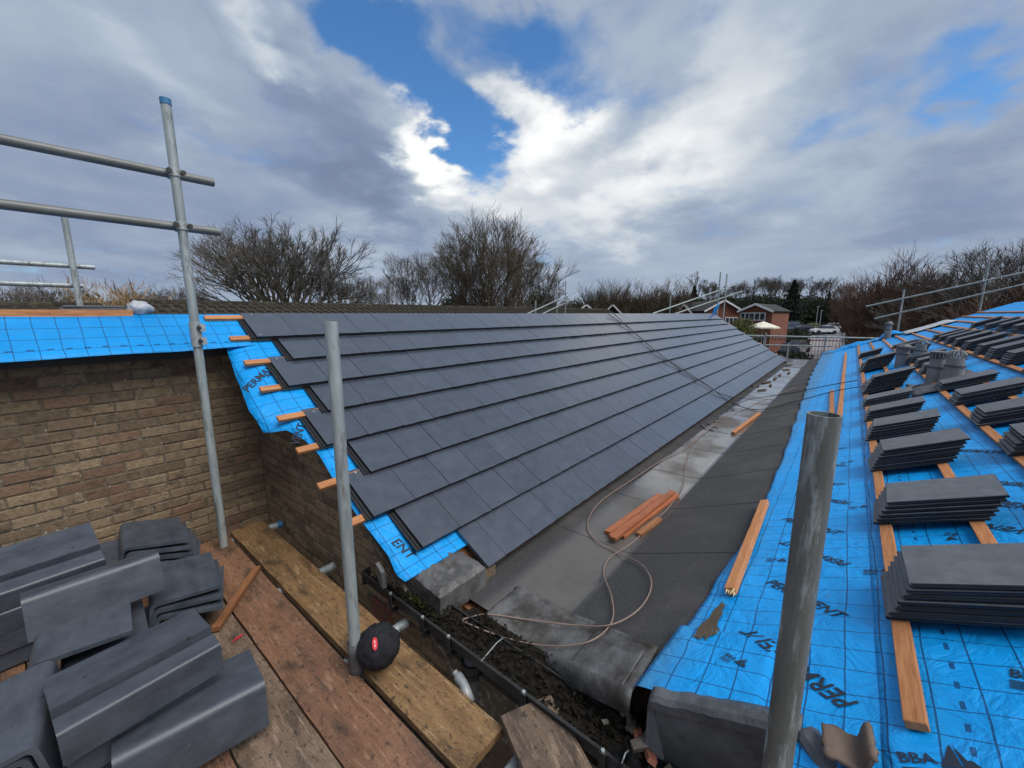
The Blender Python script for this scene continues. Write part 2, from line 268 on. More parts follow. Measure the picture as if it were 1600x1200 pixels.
def underlay_mat(name, gx, gy, ox=0, oy=0, dashes=None):
    # blue breather membrane with a printed grid (and a dashed line)
    m = bpy.data.materials.new(name); m.use_nodes = True; MATS[name] = m
    nt = m.node_tree; N = nt.nodes.new; L = nt.links.new; b = nt.nodes['Principled BSDF']
    b.inputs['Roughness'].default_value = .45; b.inputs['Specular IOR Level'].default_value = .32
    uv = N('ShaderNodeUVMap'); sp = N('ShaderNodeSeparateXYZ')
    nz = N('ShaderNodeTexNoise'); nz.inputs['Scale'].default_value = 2.2; nz.inputs['Detail'].default_value = 3; L(uv.outputs[0], nz.inputs[0])
    wz = N('ShaderNodeVectorMath'); wz.operation = 'MULTIPLY_ADD'; L(nz.outputs[1], wz.inputs[0]); wz.inputs[1].default_value = (.035, .035, 0); L(uv.outputs[0], wz.inputs[2])
    L(wz.outputs[0], sp.inputs[0])
    def M(op, a, b_=0.0):
        n = N('ShaderNodeMath'); n.operation = op
        for i, v in enumerate((a, b_)):
            if hasattr(v, 'links'): L(v, n.inputs[i])
            else: n.inputs[i].default_value = v
        return n.outputs[0]
    def line(s, g, o, w):
        f = M('FRACT', M('DIVIDE', M('ADD', s, o+100*g), g)); dd = M('ABSOLUTE', M('SUBTRACT', f, .5))
        return M('GREATER_THAN', dd, .5-w/g/2)
    ln = M('MAXIMUM', line(sp.outputs[0], gx, ox, .0042), line(sp.outputs[1], gy, oy, .0050))
    if dashes:
        for yy in dashes:
            d1 = M('LESS_THAN', M('ABSOLUTE', M('SUBTRACT', sp.outputs[1], yy)), .006)
            d2 = M('GREATER_THAN', M('FRACT', M('DIVIDE', M('ADD', sp.outputs[0], 50), .085)), .62)
            ln = M('MAXIMUM', ln, M('MULTIPLY', d1, d2))
    n2 = N('ShaderNodeTexNoise'); n2.inputs['Scale'].default_value = 3.2; n2.inputs['Detail'].default_value = 8; n2.inputs['Roughness'].default_value = .7; L(uv.outputs[0], n2.inputs[0])
    mx0 = N('ShaderNodeMix'); mx0.data_type = 'RGBA'; L(n2.outputs[0], mx0.inputs[0]); mx0.inputs[6].default_value = (.001, .25, .64, 1); mx0.inputs[7].default_value = (.005, .37, .88, 1)
    n3 = N('ShaderNodeTexNoise'); n3.inputs['Scale'].default_value = 1.7; n3.inputs['Detail'].default_value = 9; n3.inputs['Roughness'].default_value = .75; L(uv.outputs[0], n3.inputs[0])
    r3 = N('ShaderNodeMapRange'); L(n3.outputs[0], r3.inputs[0]); r3.inputs[1].default_value = .60; r3.inputs[2].default_value = .80; r3.inputs[4].default_value = .45
    mx1 = N('ShaderNodeMix'); mx1.data_type = 'RGBA'; L(r3.outputs[0], mx1.inputs[0]); L(mx0.outputs[2], mx1.inputs[6]); mx1.inputs[7].default_value = (.10, .17, .22, 1)
    if dashes and dashes[0] < 2:      # silt and algae where water has run off at the eave edge, scuffed footprints higher up
        ed = N('ShaderNodeMapRange'); ed.interpolation_type = 'SMOOTHSTEP'; L(M('ADD', sp.outputs[1], M('MULTIPLY', n3.outputs[0], .42)), ed.inputs[0]); ed.inputs[1].default_value = 1.02; ed.inputs[2].default_value = .78; ed.inputs[4].default_value = .55
        mxe = N('ShaderNodeMix'); mxe.data_type = 'RGBA'; L(ed.outputs[0], mxe.inputs[0]); L(mx1.outputs[2], mxe.inputs[6]); mxe.inputs[7].default_value = (.085, .175, .24, 1); mx1 = mxe
        n6 = N('ShaderNodeTexNoise'); n6.inputs['Scale'].default_value = 5.5; n6.inputs['Detail'].default_value = 10; n6.inputs['Roughness'].default_value = .8; L(uv.outputs[0], n6.inputs[0])
        r6 = N('ShaderNodeMapRange'); L(n6.outputs[0], r6.inputs[0]); r6.inputs[1].default_value = .60; r6.inputs[2].default_value = .72; r6.inputs[4].default_value = .4
        mxf = N('ShaderNodeMix'); mxf.data_type = 'RGBA'; L(r6.outputs[0], mxf.inputs[0]); L(mx1.outputs[2], mxf.inputs[6]); mxf.inputs[7].default_value = (.12, .26, .38, 1); mx1 = mxf
    mx = N('ShaderNodeMix'); mx.data_type = 'RGBA'; L(M('MULTIPLY', ln, .8), mx.inputs[0]); L(mx1.outputs[2], mx.inputs[6]); mx.inputs[7].default_value = (.004, .030, .11, 1)
    L(mx.outputs[2], b.inputs['Base Color'])
    n4 = N('ShaderNodeTexNoise'); n4.inputs['Scale'].default_value = 7; n4.inputs['Detail'].default_value = 8; n4.inputs['Roughness'].default_value = .62; n4.inputs['Distortion'].default_value = 1.0; L(uv.outputs[0], n4.inputs[0])
    bp = N('ShaderNodeBump'); bp.inputs['Strength'].default_value = .7; bp.inputs['Distance'].default_value = .035; L(n4.outputs[0], bp.inputs['Height']); L(bp.outputs[0], b.inputs['Normal'])
underlay_mat('underlay', .105, .105, .02, .03, (1.50,))
underlay_mat('underlay_left', .105, .12, .02, .03, (2.62,))

# ------------------------------------------------------------------ mesh helpers
class MB:
    def __init__(s): s.v = []; s.f = []; s.uv = None
    def add(s, vs, fs):
        o = len(s.v); s.v += [tuple(p) for p in vs]; s.f += [tuple(i+o for i in f) for f in fs]
    def box(s, c, d, M=None, jit=0):
        c = Vector(c); h = Vector(d)/2; vs = []
        for x in (-1, 1):
            for y in (-1, 1):
                for z in (-1, 1):
                    p = Vector((x*h.x, y*h.y, z*h.z))
                    if jit: p += Vector((random.uniform(-jit, jit), random.uniform(-jit, jit), random.uniform(-jit, jit)))
                    vs.append((M @ p if M else p)+c)
        s.add(vs, [(0, 1, 3, 2), (4, 6, 7, 5), (0, 4, 5, 1), (2, 3, 7, 6), (0, 2, 6, 4), (1, 5, 7, 3)])
    def rbox(s, c, d, bev=.004, M=None):
        # box with chamfered long edges and ends (cheap bevel)
        c = Vector(c); hx, hy, hz = d[0]/2, d[1]/2, d[2]/2; b = bev
        prof = [(-hy+b, -hz), (hy-b, -hz), (hy, -hz+b), (hy, hz-b), (hy-b, hz), (-hy+b, hz), (-hy, hz-b), (-hy, -hz+b)]
        vs = []
        for x, k in ((-hx, 1), (-hx+b, 0), (hx-b, 0), (hx, 1)):
            for (y, z) in prof:
                f = 1-(b/max(hy, 1e-6) if k else 0); g = 1-(b/max(hz, 1e-6) if k else 0)
                p = Vector((x, y*f, z*g)); vs.append((M @ p if M else p)+c)
        fs = []
        for i in range(3):
            for j in range(8): fs.append((i*8+j, i*8+(j+1) % 8, (i+1)*8+(j+1) % 8, (i+1)*8+j))
        fs.append(tuple(range(7, -1, -1))); fs.append(tuple(24+j for j in range(8)))
        s.add(vs, fs)
    def tube(s, pts, r, n=10, caps=True, r2=None):
        pts = [Vector(p) for p in pts]; k = len(pts); rings = []; up = None
        for i, p in enumerate(pts):
            t = (pts[min(i+1, k-1)]-pts[max(i-1, 0)]).normalized()
            if up is None: up = t.orthogonal().normalized()
            a = (up - t*up.dot(t)); a = a.normalized() if a.length > 1e-6 else t.orthogonal().normalized(); up = a; b = t.cross(a)
            rr = r if r2 is None else r+(r2-r)*i/(k-1)
            rings.append([p+a*(rr*math.cos(2*math.pi*j/n))+b*(rr*math.sin(2*math.pi*j/n)) for j in range(n)])
        vs = [q for R in rings for q in R]; fs = []
        for i in range(k-1):
            for j in range(n): fs.append((i*n+j, i*n+(j+1) % n, (i+1)*n+(j+1) % n, (i+1)*n+j))
        if caps: fs.append(tuple(range(n-1, -1, -1))); fs.append(tuple((k-1)*n+j for j in range(n)))
        s.add(vs, fs)
    def extrude(s, prof, x0, x1, M=None, c=(0, 0, 0)):
        c = Vector(c); n = len(prof); vs = []
        for x in (x0, x1):
            for (y, z) in prof:
                p = Vector((x, y, z)); vs.append((M @ p if M else p)+c)
        fs = [(j, (j+1) % n, n+(j+1) % n, n+j) for j in range(n)] + [tuple(range(n-1, -1, -1)), tuple(range(n, 2*n))]
        s.add(vs, fs)
    def grid(s, fn, nu, nv, uvf=None):
        o = len(s.v); s.uvl = getattr(s, 'uvl', [])
        for i in range(nu+1):
            for j in range(nv+1): s.v.append(tuple(fn(i/nu, j/nv)))
        for i in range(nu):
            for j in range(nv): s.f.append((o+i*(nv+1)+j, o+(i+1)*(nv+1)+j, o+(i+1)*(nv+1)+j+1, o+i*(nv+1)+j+1))
    def mesh(s, name, m, smooth=False):
        me = bpy.data.meshes.new(name); me.from_pydata(s.v, [], s.f); me.update()
        if m: me.materials.append(MATS[m])
        if smooth: me.polygons.foreach_set('use_smooth', [True]*len(me.polygons))
        return me
    def build(s, name, m, parent=None, smooth=False):
        return link(name, s.mesh(name, m, smooth), parent)
def link(name, me, parent=None):
    o = bpy.data.objects.new(name, me); COL.objects.link(o)
    if parent: o.parent = parent
    return o
def tag(o, label=None, cat=None, group=None, kind=None):
    if label: o['label'] = label
    if cat: o['category'] = cat
    if group: o['group'] = group
    if kind: o['kind'] = kind
    return o
def empty(name, loc=(0, 0, 0)):
    o = bpy.data.objects.new(name, None); COL.objects.link(o); o.location = loc; o.empty_display_size = .2; return o
def fixn(me):
    import bmesh
    bm = bmesh.new(); bm.from_mesh(me); bmesh.ops.recalc_face_normals(bm, faces=bm.faces); bm.to_mesh(me); bm.free(); return me
def auto_smooth(o, ang=35):
    me = o.data; me.polygons.foreach_set('use_smooth', [True]*len(me.polygons))
    try: me.set_sharp_from_angle(angle=R_(ang))
    except Exception: pass
def nz(x, y, z=0.0): return noise.noise(Vector((x, y, z)))
ORD = ['', 'first', 'second', 'third', 'fourth', 'fifth', 'sixth', 'seventh', 'eighth', 'ninth', 'tenth', 'eleventh', 'twelfth', 'thirteenth', 'fourteenth']

# ------------------------------------------------------------------ roof geometry constants
PL = R_(33); RIDGE_Y = 4.165; EAVE_Y, EAVE_Z = 1.642, -1.638
GAUGE, TW = .322, .315
XFAR_L = 17.0
VO = 1.26                      # verge of the odd courses
def LP(x, t, h=0):             # point on the left roof: t up the slope from the eave, h above it
    return Vector((x, EAVE_Y+t*math.cos(PL)-h*math.sin(PL), EAVE_Z+t*math.sin(PL)+h*math.cos(PL)))
ML = Matrix.Rotation(PL, 3, 'X')
PR = R_(23); CR_Y, CR_Z = 1.008, -1.666
XFAR_R = 19.0
def RP(x, t, h=0):             # right roof: t up the slope from the valley crease
    return Vector((x, CR_Y-t*math.cos(PR)+h*math.sin(PR), CR_Z+t*math.sin(PR)+h*math.cos(PR)))
MR = Matrix.Rotation(-PR, 3, 'X') @ Matrix.Rotation(math.pi, 3, 'Z')     # local x -> -X, local y -> up the slope
def on_left(x, y, h=0):
    n = Vector((0, -math.sin(PL), math.cos(PL))); p = LP(0, 0, h); r = ray(x, y); q = r*(p.dot(n)/r.dot(n)); return q.x, (q-LP(q.x, 0, h)).length
def on_right(x, y, h=0):
    n = Vector((0, math.sin(PR), math.cos(PR))); p = RP(0, 0, h); r = ray(x, y); q = r*(p.dot(n)/r.dot(n)); return q.x, (q-RP(q.x, 0, h)).length
WALL_Y, WALL_X = 4.0, 1.27
BOARD = -1.72

# ------------------------------------------------------------------ ground, roads
g = MB(); g.box((150, 150, GROUND-.5), (3000, 3000, 1.0)); tag(g.build('ground', 'grass'), kind='structure')
def polyslab(name, pts, z, m, kind='structure'):
    b = MB(); n = len(pts)
    b.add([(x, y, z) for x, y in pts]+[(x, y, z-.15) for x, y in pts], [tuple(range(n))]+[(i, i+n, (i+1) % n+n, (i+1) % n) for i in range(n)])
    o = b.build(name, m); fixn(o.data); tag(o, kind=kind); return o
def rise(dist):                 # the ground climbs gently beyond the houses
    f = min(1, max(0, (dist-82)/24)); return 2.3*f*f*(3-2*f)
def gp(px, dist):               # ground position at an azimuth (pixel column on the horizon) and distance
    r = ray(px, 490); r.z = 0; r.normalize(); return Vector((r.x*dist, r.y*dist, GROUND+rise(dist)))
def gxy(px, dist): p = gp(px, dist); return (p.x, p.y)
def terrain(name, pxs, dists, m, up):
    b = MB()
    for q in pxs:
        for d in dists: p = gp(q, d); b.v.append((p.x, p.y, p.z+up))
    n = len(dists)
    for i in range(len(pxs)-1):
        for j in range(n-1): b.f.append((i*n+j, (i+1)*n+j, (i+1)*n+j+1, i*n+j+1))
    o = b.build(name, m, None, True); fixn(o.data); tag(o, kind='structure'); return o
terrain('rising_ground', range(600, 1700, 20), [80]+list(range(82, 108, 2))+[115, 140, 200, 320, 600], 'grass', .0)
terrain('car_park', range(1216, 1341, 5), list(range(60, 103, 2)), 'asphalt', .03)
terrain('pavement', range(1262, 1345, 6), list(range(46, 93, 2)), 'paving', .06)
polyslab('yard', [(-8, -14), (21, -14), (21, 14), (-8, 14)], GROUND+.03, 'paving')

# ------------------------------------------------------------------ brick walls
BR = []
for k in range(5):
    b = MB(); b.rbox((0, 0, 0), (.215, .0975, .065), .0045)
    b.v = [(x+random.uniform(-.003, .003), y+random.uniform(-.002, .002), z+random.uniform(-.0025, .0025)) for x, y, z in b.v]
    BR.append(b)
BMESH = {}
def bmesh_for(k, m, half):
    key = (k, m, half)
    if key not in BMESH:
        b = MB(); s = .5 if half else 1
        b.v = [(x*(.1025/.215 if half else 1), y, z) for x, y, z in BR[k].v]; b.f = list(BR[k].f)
        BMESH[key] = b.mesh('brick', m)
    return BMESH[key]
def brick_wall(root, along, a0, a1, plane, face, zbot, ztop, mix, skip=None):
    # along 'x' or 'y'; bricks from a1 (corner) back to a0; face = +-1 normal sign; plane = coordinate of the brick faces
    nc = int((ztop-zbot)/.075)
    for c in range(nc):
        z = ztop-.0375-c*.075
        off = 0 if c % 2 == 0 else .1125
        a = a1
        first = True
        while abs(a-a1) < abs(a0-a1):
            half = first and off > 0
            w = .1025 if half else .215
            sgn = 1 if a0 > a1 else -1
            ctr = a+sgn*w/2
            first = False; a += sgn*(w+.010)
            if skip and skip(ctr, z): continue
            o = bpy.data.objects.new('brick', bmesh_for(random.randrange(5), random.choices(['brick_buff', 'brick_red', 'brick_dark', 'brick_light'], mix)[0], half))
            COL.objects.link(o); o.parent = root
            d = plane - face*(.04875-random.uniform(-.0035, .0035))
            o.location = (ctr, d, z) if along == 'x' else (d, ctr, z)
            o.rotation_euler = (random.gauss(0, .006), random.gauss(0, .008), (0 if along == 'x' else R_(90))+random.gauss(0, .006)+(math.pi if random.random() < .5 else 0))
w1 = empty('brick_wall', (0, WALL_Y, GROUND))
tag(w1, 'long weathered brown brick wall under the blue eaves strip, left of the inside corner', 'wall')
def rel(o, root): o.location = Vector(o.location)-root.location
W1TOP = -.325
brick_wall(w1, 'x', -1.15, WALL_X, WALL_Y, -1, -1.98, W1TOP, (5, 1.8, 3.0, 1.6))
b = MB(); b.box((-.95, WALL_Y+.0605, (W1TOP-2.05)/2), (4.6, .11, abs(W1TOP+2.05))); b.build('mortar_bed', 'mortar', w1)
b = MB(); b.box((-.95, WALL_Y+.06, (-2.05+GROUND)/2), (4.6, .12, abs(GROUND+2.05))); b.build('lower_wall', 'brick_dark', w1)
for ch in w1.children: ch.location = Vector(ch.location)-Vector(w1.location)
w2 = empty('brick_wall', (WALL_X, 2.5, GROUND))
tag(w2, 'buff brick gable wall under the ragged slate verge, right of the inside corner', 'wall')
def skip2(y, z): return z+.05 > EAVE_Z+(y-EAVE_Y)*math.tan(PL)-.13 or (2.02 < y < 2.27 and -2.02 < z < -1.80)
brick_wall(w2, 'y', .75, WALL_Y-.002, WALL_X, -1, -2.10, -.4, (5, 1.0, 3.2, 3.2), skip2)
b = MB()
ys = [.2, 1.75, WALL_Y]; b.extrude([(.2, -2.14), (WALL_Y+.11, -2.14), (WALL_Y+.11, EAVE_Z+(WALL_Y+.11-EAVE_Y)*math.tan(PL)-.14), (1.75, EAVE_Z+(1.75-EAVE_Y)*math.tan(PL)-.16), (1.60, -1.83), (.2, -1.83)], WALL_X+.009, WALL_X+.14)
b.build('mortar_bed', 'mortar', w2)
b = MB(); b.box((WALL_X+.07, 1.2, (-2.14+GROUND)/2), (.12, 5.6, abs(GROUND+2.14))); b.build('lower_wall', 'brick_dark', w2)
ab = MB(); ab.box((WALL_X+.02, 2.145, -1.925), (.05, .225, .15)); abo = ab.build('air_brick', 'terracotta', w2)
h = MB()
for i in range(8):
    for j in range(6): h.box((WALL_X-.0045, 2.145-.095+i*.027, -1.925-.058+j*.0235), (.004, .015, .013))
h.build('vent_slot', 'fascia', abo)
for ch in w2.children: ch.location = Vector(ch.location)-Vector(w2.location)
# the rest of the building below the roofs
hb = empty('building_body', (9, 2, GROUND)); tag(hb, 'lower brick walls of the building below both roofs', 'building')
for (c, d) in (((9.2, -4.6, (GROUND-1.9)/2), (15.6, 9.4, abs(GROUND+1.9)-.02)), ((9.2, 4.2, (GROUND-1.95)/2), (15.4, 5.0, abs(GROUND+1.95)-.02)), ((9.2, 1.0, (GROUND-1.95)/2), (15.4, 1.2, abs(GROUND+1.95)-.02))):
    b = MB(); b.box(Vector(c)-hb.location, d); b.build('wall', 'brick_dark', hb)

# ------------------------------------------------------------------ slated roof (left)
roof = empty('slated_roof', (9, EAVE_Y, EAVE_Z))
tag(roof, 'long roof slope newly laid with dark grey flat slates, ragged blue edge at its near end', 'roof')
RO = Vector(roof.location)
def place(o, p): o.location = Vector(p)-RO
TH_S = .027; LEN_S = .405
def slate_mesh(k, verge=False):
    b = MB(); w = TW-.0035; nx, ny = 4, 4; rnd = random.Random(k)
    def edge(x): return .0016*math.sin(x*31+k)+rnd.uniform(-.0008, .0008)
    top = []; bot = []
    for i in range(nx+1):
        for j in range(ny+1):
            x = w*i/nx; y = LEN_S*j/ny + (edge(x) if j == 0 else 0)
            top.append((x, y, TH_S+rnd.uniform(-.0006, .0006))); bot.append((x, y+(.002 if j == 0 else 0), 0))
    n = ny+1; vs = top+bot; o = len(top); fs = []
    for i in range(nx):
        for j in range(ny):
            fs.append((i*n+j, (i+1)*n+j, (i+1)*n+j+1, i*n+j+1))
    for i in range(nx):
        fs.append((o+i*n, o+(i+1)*n, (i+1)*n, i*n)); fs.append((i*n+ny, (i+1)*n+ny, o+(i+1)*n+ny, o+i*n+ny))
    for j in range(ny):
        fs.append((j, j+1, o+j+1, o+j)); fs.append((nx*n+j+1, nx*n+j, o+nx*n+j, o+nx*n+j+1))
    fs.append((o, o+ny, o+nx*n+ny, o+nx*n))
    b.add(vs, fs)
    if verge:
        for (xa, xb, z) in ((-.012, -.0005, .006), (-.021, -.012, .011), (-.034, -.021, .004), (-.042, -.034, .010)):
            b.box(((xa+xb)/2, LEN_S/2+.002, z/2), (xb-xa-.0004, LEN_S-.006, z))
    me = b.mesh('slate', 'slate'); me.materials.append(MATS['slate_edge_shade'])
    for p in me.polygons:
        if abs(p.normal.z) < .5 or (verge and p.index >= len(me.polygons)-24): p.material_index = 1
    return me
SM = [slate_mesh(k) for k in range(6)]; SV = [slate_mesh(10+k, True) for k in range(2)]
TILT = math.atan(.028/GAUGE)
rows = []
for c in range(9):                       # c = 0 eave course ... 8 top course
    odd = (c % 2 == 0)
    x = VO if odd else VO+TW/2
    if c == 0: x = VO+TW*2
    i = 0
    while x < XFAR_L-.1+(0 if odd else -.16):
        rows.append((x, c, i == 0 and c > 0)); x += TW; i += 1
CUT = .172
rows.sort(key=lambda r: r[0]+.35*r[1])
rest = MB(); cnt = 0
for (x, c, first) in rows:
    p = LP(x+random.uniform(-.0008, .0008), c*GAUGE+random.uniform(-.0015, .0015), .030)
    rx = PL-TILT+random.gauss(0, .0022)
    E3 = Euler((rx, random.gauss(0, .0018), random.gauss(0, .0012)))
    if cnt < 300:
        o = bpy.data.objects.new('slate', random.choice(SV) if first else random.choice(SM)); COL.objects.link(o); o.parent = roof
        o.rotation_euler = E3; place(o, p)
    else:
        M3 = E3.to_matrix(); me = SM[cnt % 6]
        rest.add([M3 @ v.co + p - RO for v in me.vertices], [tuple(q.vertices) for q in me.polygons])
    cnt += 1
me = rest.mesh('slate_field', 'slate'); me.materials.append(MATS['slate_edge_shade'])
for p in me.polygons:
    if p.normal.dot(Vector((0, -math.sin(PL), math.cos(PL)))) < .7: p.material_index = 1
tag(link('slate_field', me, roof), kind='stuff')
b = MB(); w_ = CUT-.003; b.box((w_/2, LEN_S/2, TH_S/2), (w_, LEN_S, TH_S)); me = b.mesh('slate', 'slate'); o = link('slate', me, roof); o.rotation_euler = (PL-TILT, 0, 0); place(o, LP(VO+TW*2-CUT, 0, .030))
# deck below, battens, underlay
b = MB(); b.extrude([(EAVE_Y+.05, EAVE_Z-.03), (EAVE_Y+.05, EAVE_Z-.16), (RIDGE_Y, -.16), (RIDGE_Y, -.03)], WALL_X+.16, XFAR_L-.25, c=-RO); b.build('roof_deck', 'old_timber', roof)
for k, c in enumerate(range(2, 10)):
    x0 = 1.08 if c < 9 else .99
    t = c*GAUGE+.365-GAUGE
    if c == 9: t = 2.92
    b = MB(); L_ = 16.0 if c < 9 else .45; b.rbox((0, 0, 0), (L_, .05, .025), .002, ML)
    o = b.build('batten', 'timber', roof); place(o, LP(x0+L_/2, t, .012))
# nail heads on exposed slates
for (px, py) in ((407, 525), (432, 562), (490, 645), (555, 740), (393, 493)):
    X, t = on_left(px, py, .05)
    b = MB(); b.tube([(0, 0, 0), (0, 0, .004)], .006, 8); o = b.build('nail_head', 'coupler', roof); place(o, LP(X, t, .058)); o.rotation_euler = (PL, 0, 0)

def sheet(name, fn, u0, u1, v0, v1, nu, nv, m, parent, off, thick=.0015):
    b = MB(); uvs = []
    for i in range(nu+1):
        for j in range(nv+1):
            u = u0+(u1-u0)*i/nu; v = v0+(v1-v0)*j/nv; p, uvc = fn(u, v); b.v.append(tuple(Vector(p)-off)); uvs.append(uvc)
    for i in range(nu):
        for j in range(nv): b.f.append((i*(nv+1)+j, (i+1)*(nv+1)+j, (i+1)*(nv+1)+j+1, i*(nv+1)+j+1))
    me = b.mesh(name, m, True); ul = me.uv_layers.new(name='UVMap')
    for lp in me.loops: ul.data[lp.index].uv = uvs[lp.vertex_index]
    o = link(name, me, parent)
    sm = o.modifiers.new('thickness', 'SOLIDIFY'); sm.thickness = thick; sm.offset = 0
    return o
# (X, t) outline of the felt hanging past the verge, by slope distance
def edge_l(t):
    pts = [(.20, 1.235), (.27, 1.215), (.40, 1.235), (.75, 1.205), (1.05, 1.20), (1.28, 1.205), (1.42, 1.18), (1.58, 1.12), (1.65, 1.005), (1.85, .975), (2.15, 1.0), (2.45, 1.03), (2.7, 1.06), (3.0, 1.05)]
    for (a, x), (b_, y) in zip(pts, pts[1:]):
        if a <= t <= b_: return x+(y-x)*(t-a)/(b_-a)
    return pts[0][1] if t < pts[0][0] else pts[-1][1]
def fl(u, t):
    e = edge_l(t); X = e+(3.2-e)*u
    over = max(0, 1.24-X)/.25
    sag = -.05*over**1.5 - (.05*over*math.exp(-((t-1.63)/.12)**2)) + .006*nz(X*5, t*5, 2)*min(1, over*2)
    lip = .012*math.exp(-((t-.2)/.05)**2)+.02*over*nz(X*6, t*7, 5)
    return LP(X, t, -.004+sag+lip), (t, X)
sheet('underlay', fl, 0, 1, .21, 2.66, 30, 100, 'underlay_left', roof, RO)
def fl2(u, v):     # strip above the side wall, left of the verge
    X = -2.2+4.0*u; t0 = 2.50+.020*nz(X*1.3, 1)+(.045*max(0, (X-.7)/.5) if X > .7 else 0); t = t0+(3.0-t0)*v
    return LP(X, t, .006*nz(X*2, t*5, 7)-.001+.016*(1-v)*nz(X*1.1, 3.3)), (X, t)
sheet('underlay', fl2, 0, 1, 0, 1, 60, 10, 'underlay_left', roof, RO)
b = MB(); b.rbox((0, 0, 0), (2.82, .022, .075), .003); o = b.build('ridge_board', 'timber', roof); place(o, (-.84, 4.150, -.012)); o.rotation_euler = (R_(-12), 0, 0)
b = MB(); b.box((0, 0, 0), (3.5, .02, .13)); o = b.build('fascia_board', 'fascia', roof); place(o, (-.52, WALL_Y-.06, -.27))
b = MB(); b.box((0, 0, 0), (3.5, .20, .02)); o = b.build('soffit', 'fascia', roof); place(o, (-.52, WALL_Y+.05, -.315))
b = MB(); b.extrude([(WALL_Y+.0, -.30), (WALL_Y+.0, -.19), (RIDGE_Y, -.05), (RIDGE_Y, -.3)], -2.25, WALL_X+.14, c=-RO); b.build('roof_deck', 'old_timber', roof)
# back slope of the ridge
b = MB(); b.extrude([(RIDGE_Y+.01, -.015), (RIDGE_Y+.01, -.10), (6.4, -1.56), (6.4, -1.48)], -2.25, XFAR_L-.05, c=-RO); b.build('back_slope', 'slate', roof)
# print on the hanging felt
def text_mesh(s, size):
    cu = bpy.data.curves.new('t', 'FONT'); cu.body = s; cu.size = size; cu.align_x = 'LEFT'; cu.resolution_u = 3; cu.offset = size*.014
    o = bpy.data.objects.new('t', cu); me = bpy.data.meshes.new_from_object(o); bpy.data.objects.remove(o); return me
def print_on(s, size, X, t, ang, surf, parent, off, name='printed_word', shear=.25, flip=1):
    me = text_mesh(s, size); ca, sa = math.cos(ang), math.sin(ang)
    for v in me.vertices:
        x, y = v.co.x+shear*v.co.y, v.co.y
        a, b_ = X+x*ca-y*sa*flip, t+x*sa+y*ca*flip
        v.co = Vector(surf(a, b_))-off
    me.materials.clear(); me.materials.append(MATS['print']); return link(name, me, parent)
def surf_l(X, t):
    e = edge_l(t); u = (X-e)/(3.2-e); return fl(u, t)[0]+Vector((0, -.0025, .004))
# text runs up the slope; X grows away from camera
print_on('PERMAVENT', .085, 1.02, 2.02, R_(38), surf_l, roof, RO)
print_on('APEX', .045, 1.19, 2.12, R_(38), surf_l, roof, RO)
print_on('VENT', .08, 1.125, 1.40, R_(55), surf_l, roof, RO)
print_on('ENT', .085, 1.29, .47, R_(-75), surf_l, roof, RO)
# far edge: battens and scraps poking past the far verge
for k in range(1, 9):
    b = MB(); b.rbox((0, 0, 0), (.28+.1*random.random(), .05, .025), .002, ML); o = b.build('batten_end', 'timber', roof); place(o, LP(XFAR_L+.02, k*GAUGE+.06, .02))
def fl3(u, v):
    X = XFAR_L-.15+u*(.2+.1*nz(v*9, 2)); t = -.05+3.05*v; return LP(X, t, -.004-.1*u*u), (X, t)
sheet('underlay', fl3, 0, 1, 0, 1, 4, 30, 'underlay_left', roof, RO)
def fl4(u, v):
    a = u*2*math.pi; r = .30*(.45+.55*abs(math.sin(2.5*a)))*v; return LP(XFAR_L+.02+r*math.cos(a), 2.98+.2*r*math.sin(a), .17+r*math.sin(a)), (r*math.cos(a), r*math.sin(a))
sheet('underlay_scrap', fl4, 0, 1, .05, 1, 22, 4, 'underlay_left', roof, RO)

# ------------------------------------------------------------------ valley gutter
val_ = empty('valley_gutter', (9, 1.3, -1.70)); VOFF = Vector(val_.location)
tag(val_, 'wide black felt lined valley gutter between the slate slope and the blue roof', 'gutter')
def vprof(s):
    P = [(1.98, -1.565), (1.80, -1.655), (1.70, -1.681), (1.64, -1.689), (1.58, -1.690), (1.40, -1.691), (1.22, -1.690), (1.09, -1.690), (1.055, -1.687), (1.03, -1.681), (1.005, -1.673)]
    d = .80; P += [(CR_Y-d*k/6*math.cos(PR), CR_Z-.012+d*k/6*math.sin(PR)) for k in range(1, 7)]
    return P
xs = [1.52]
while xs[-1] < XFAR_R-1: xs.append(xs[-1]+random.uniform(.82, 1.08))
for k, (xa, xb) in enumerate(zip(xs, xs[1:])):
    b = MB(); P = vprof(0); n = len(P); nu = 3
    sk = random.uniform(-.05, .05)
    for i in range(nu+1):
        for j, (y, z) in enumerate(P):
            u = i/nu; x = xa+(xb+.07-xa)*u+(sk*(y-1.3) if k else -.20*max(0, 1.0-y))*(1-u)
            lift = .0030*(1-u)+.0010
            b.v.append((x-VOFF.x, y-VOFF.y, z+lift-VOFF.z))
    for i in range(nu):
        for j in range(n-1): b.f.append((i*n+j, i*n+j+1, (i+1)*n+j+1, (i+1)*n+j))
    o = b.build('felt_sheet', 'valley_felt', val_, False)
    # keep world coordinates for the wet mask: parent offset is handled by shifting the origin
    for v in o.data.vertices: v.co += VOFF
    o.location = -VOFF
    sm = o.modifiers.new('thickness', 'SOLIDIFY'); sm.thickness = .0015; sm.offset = -1
b = MB(); b.box((9.5, 1.3, -1.80), (16.0, 1.2, .12)); o = b.build('timber_deck', 'old_timber', val_); o.location = -VOFF
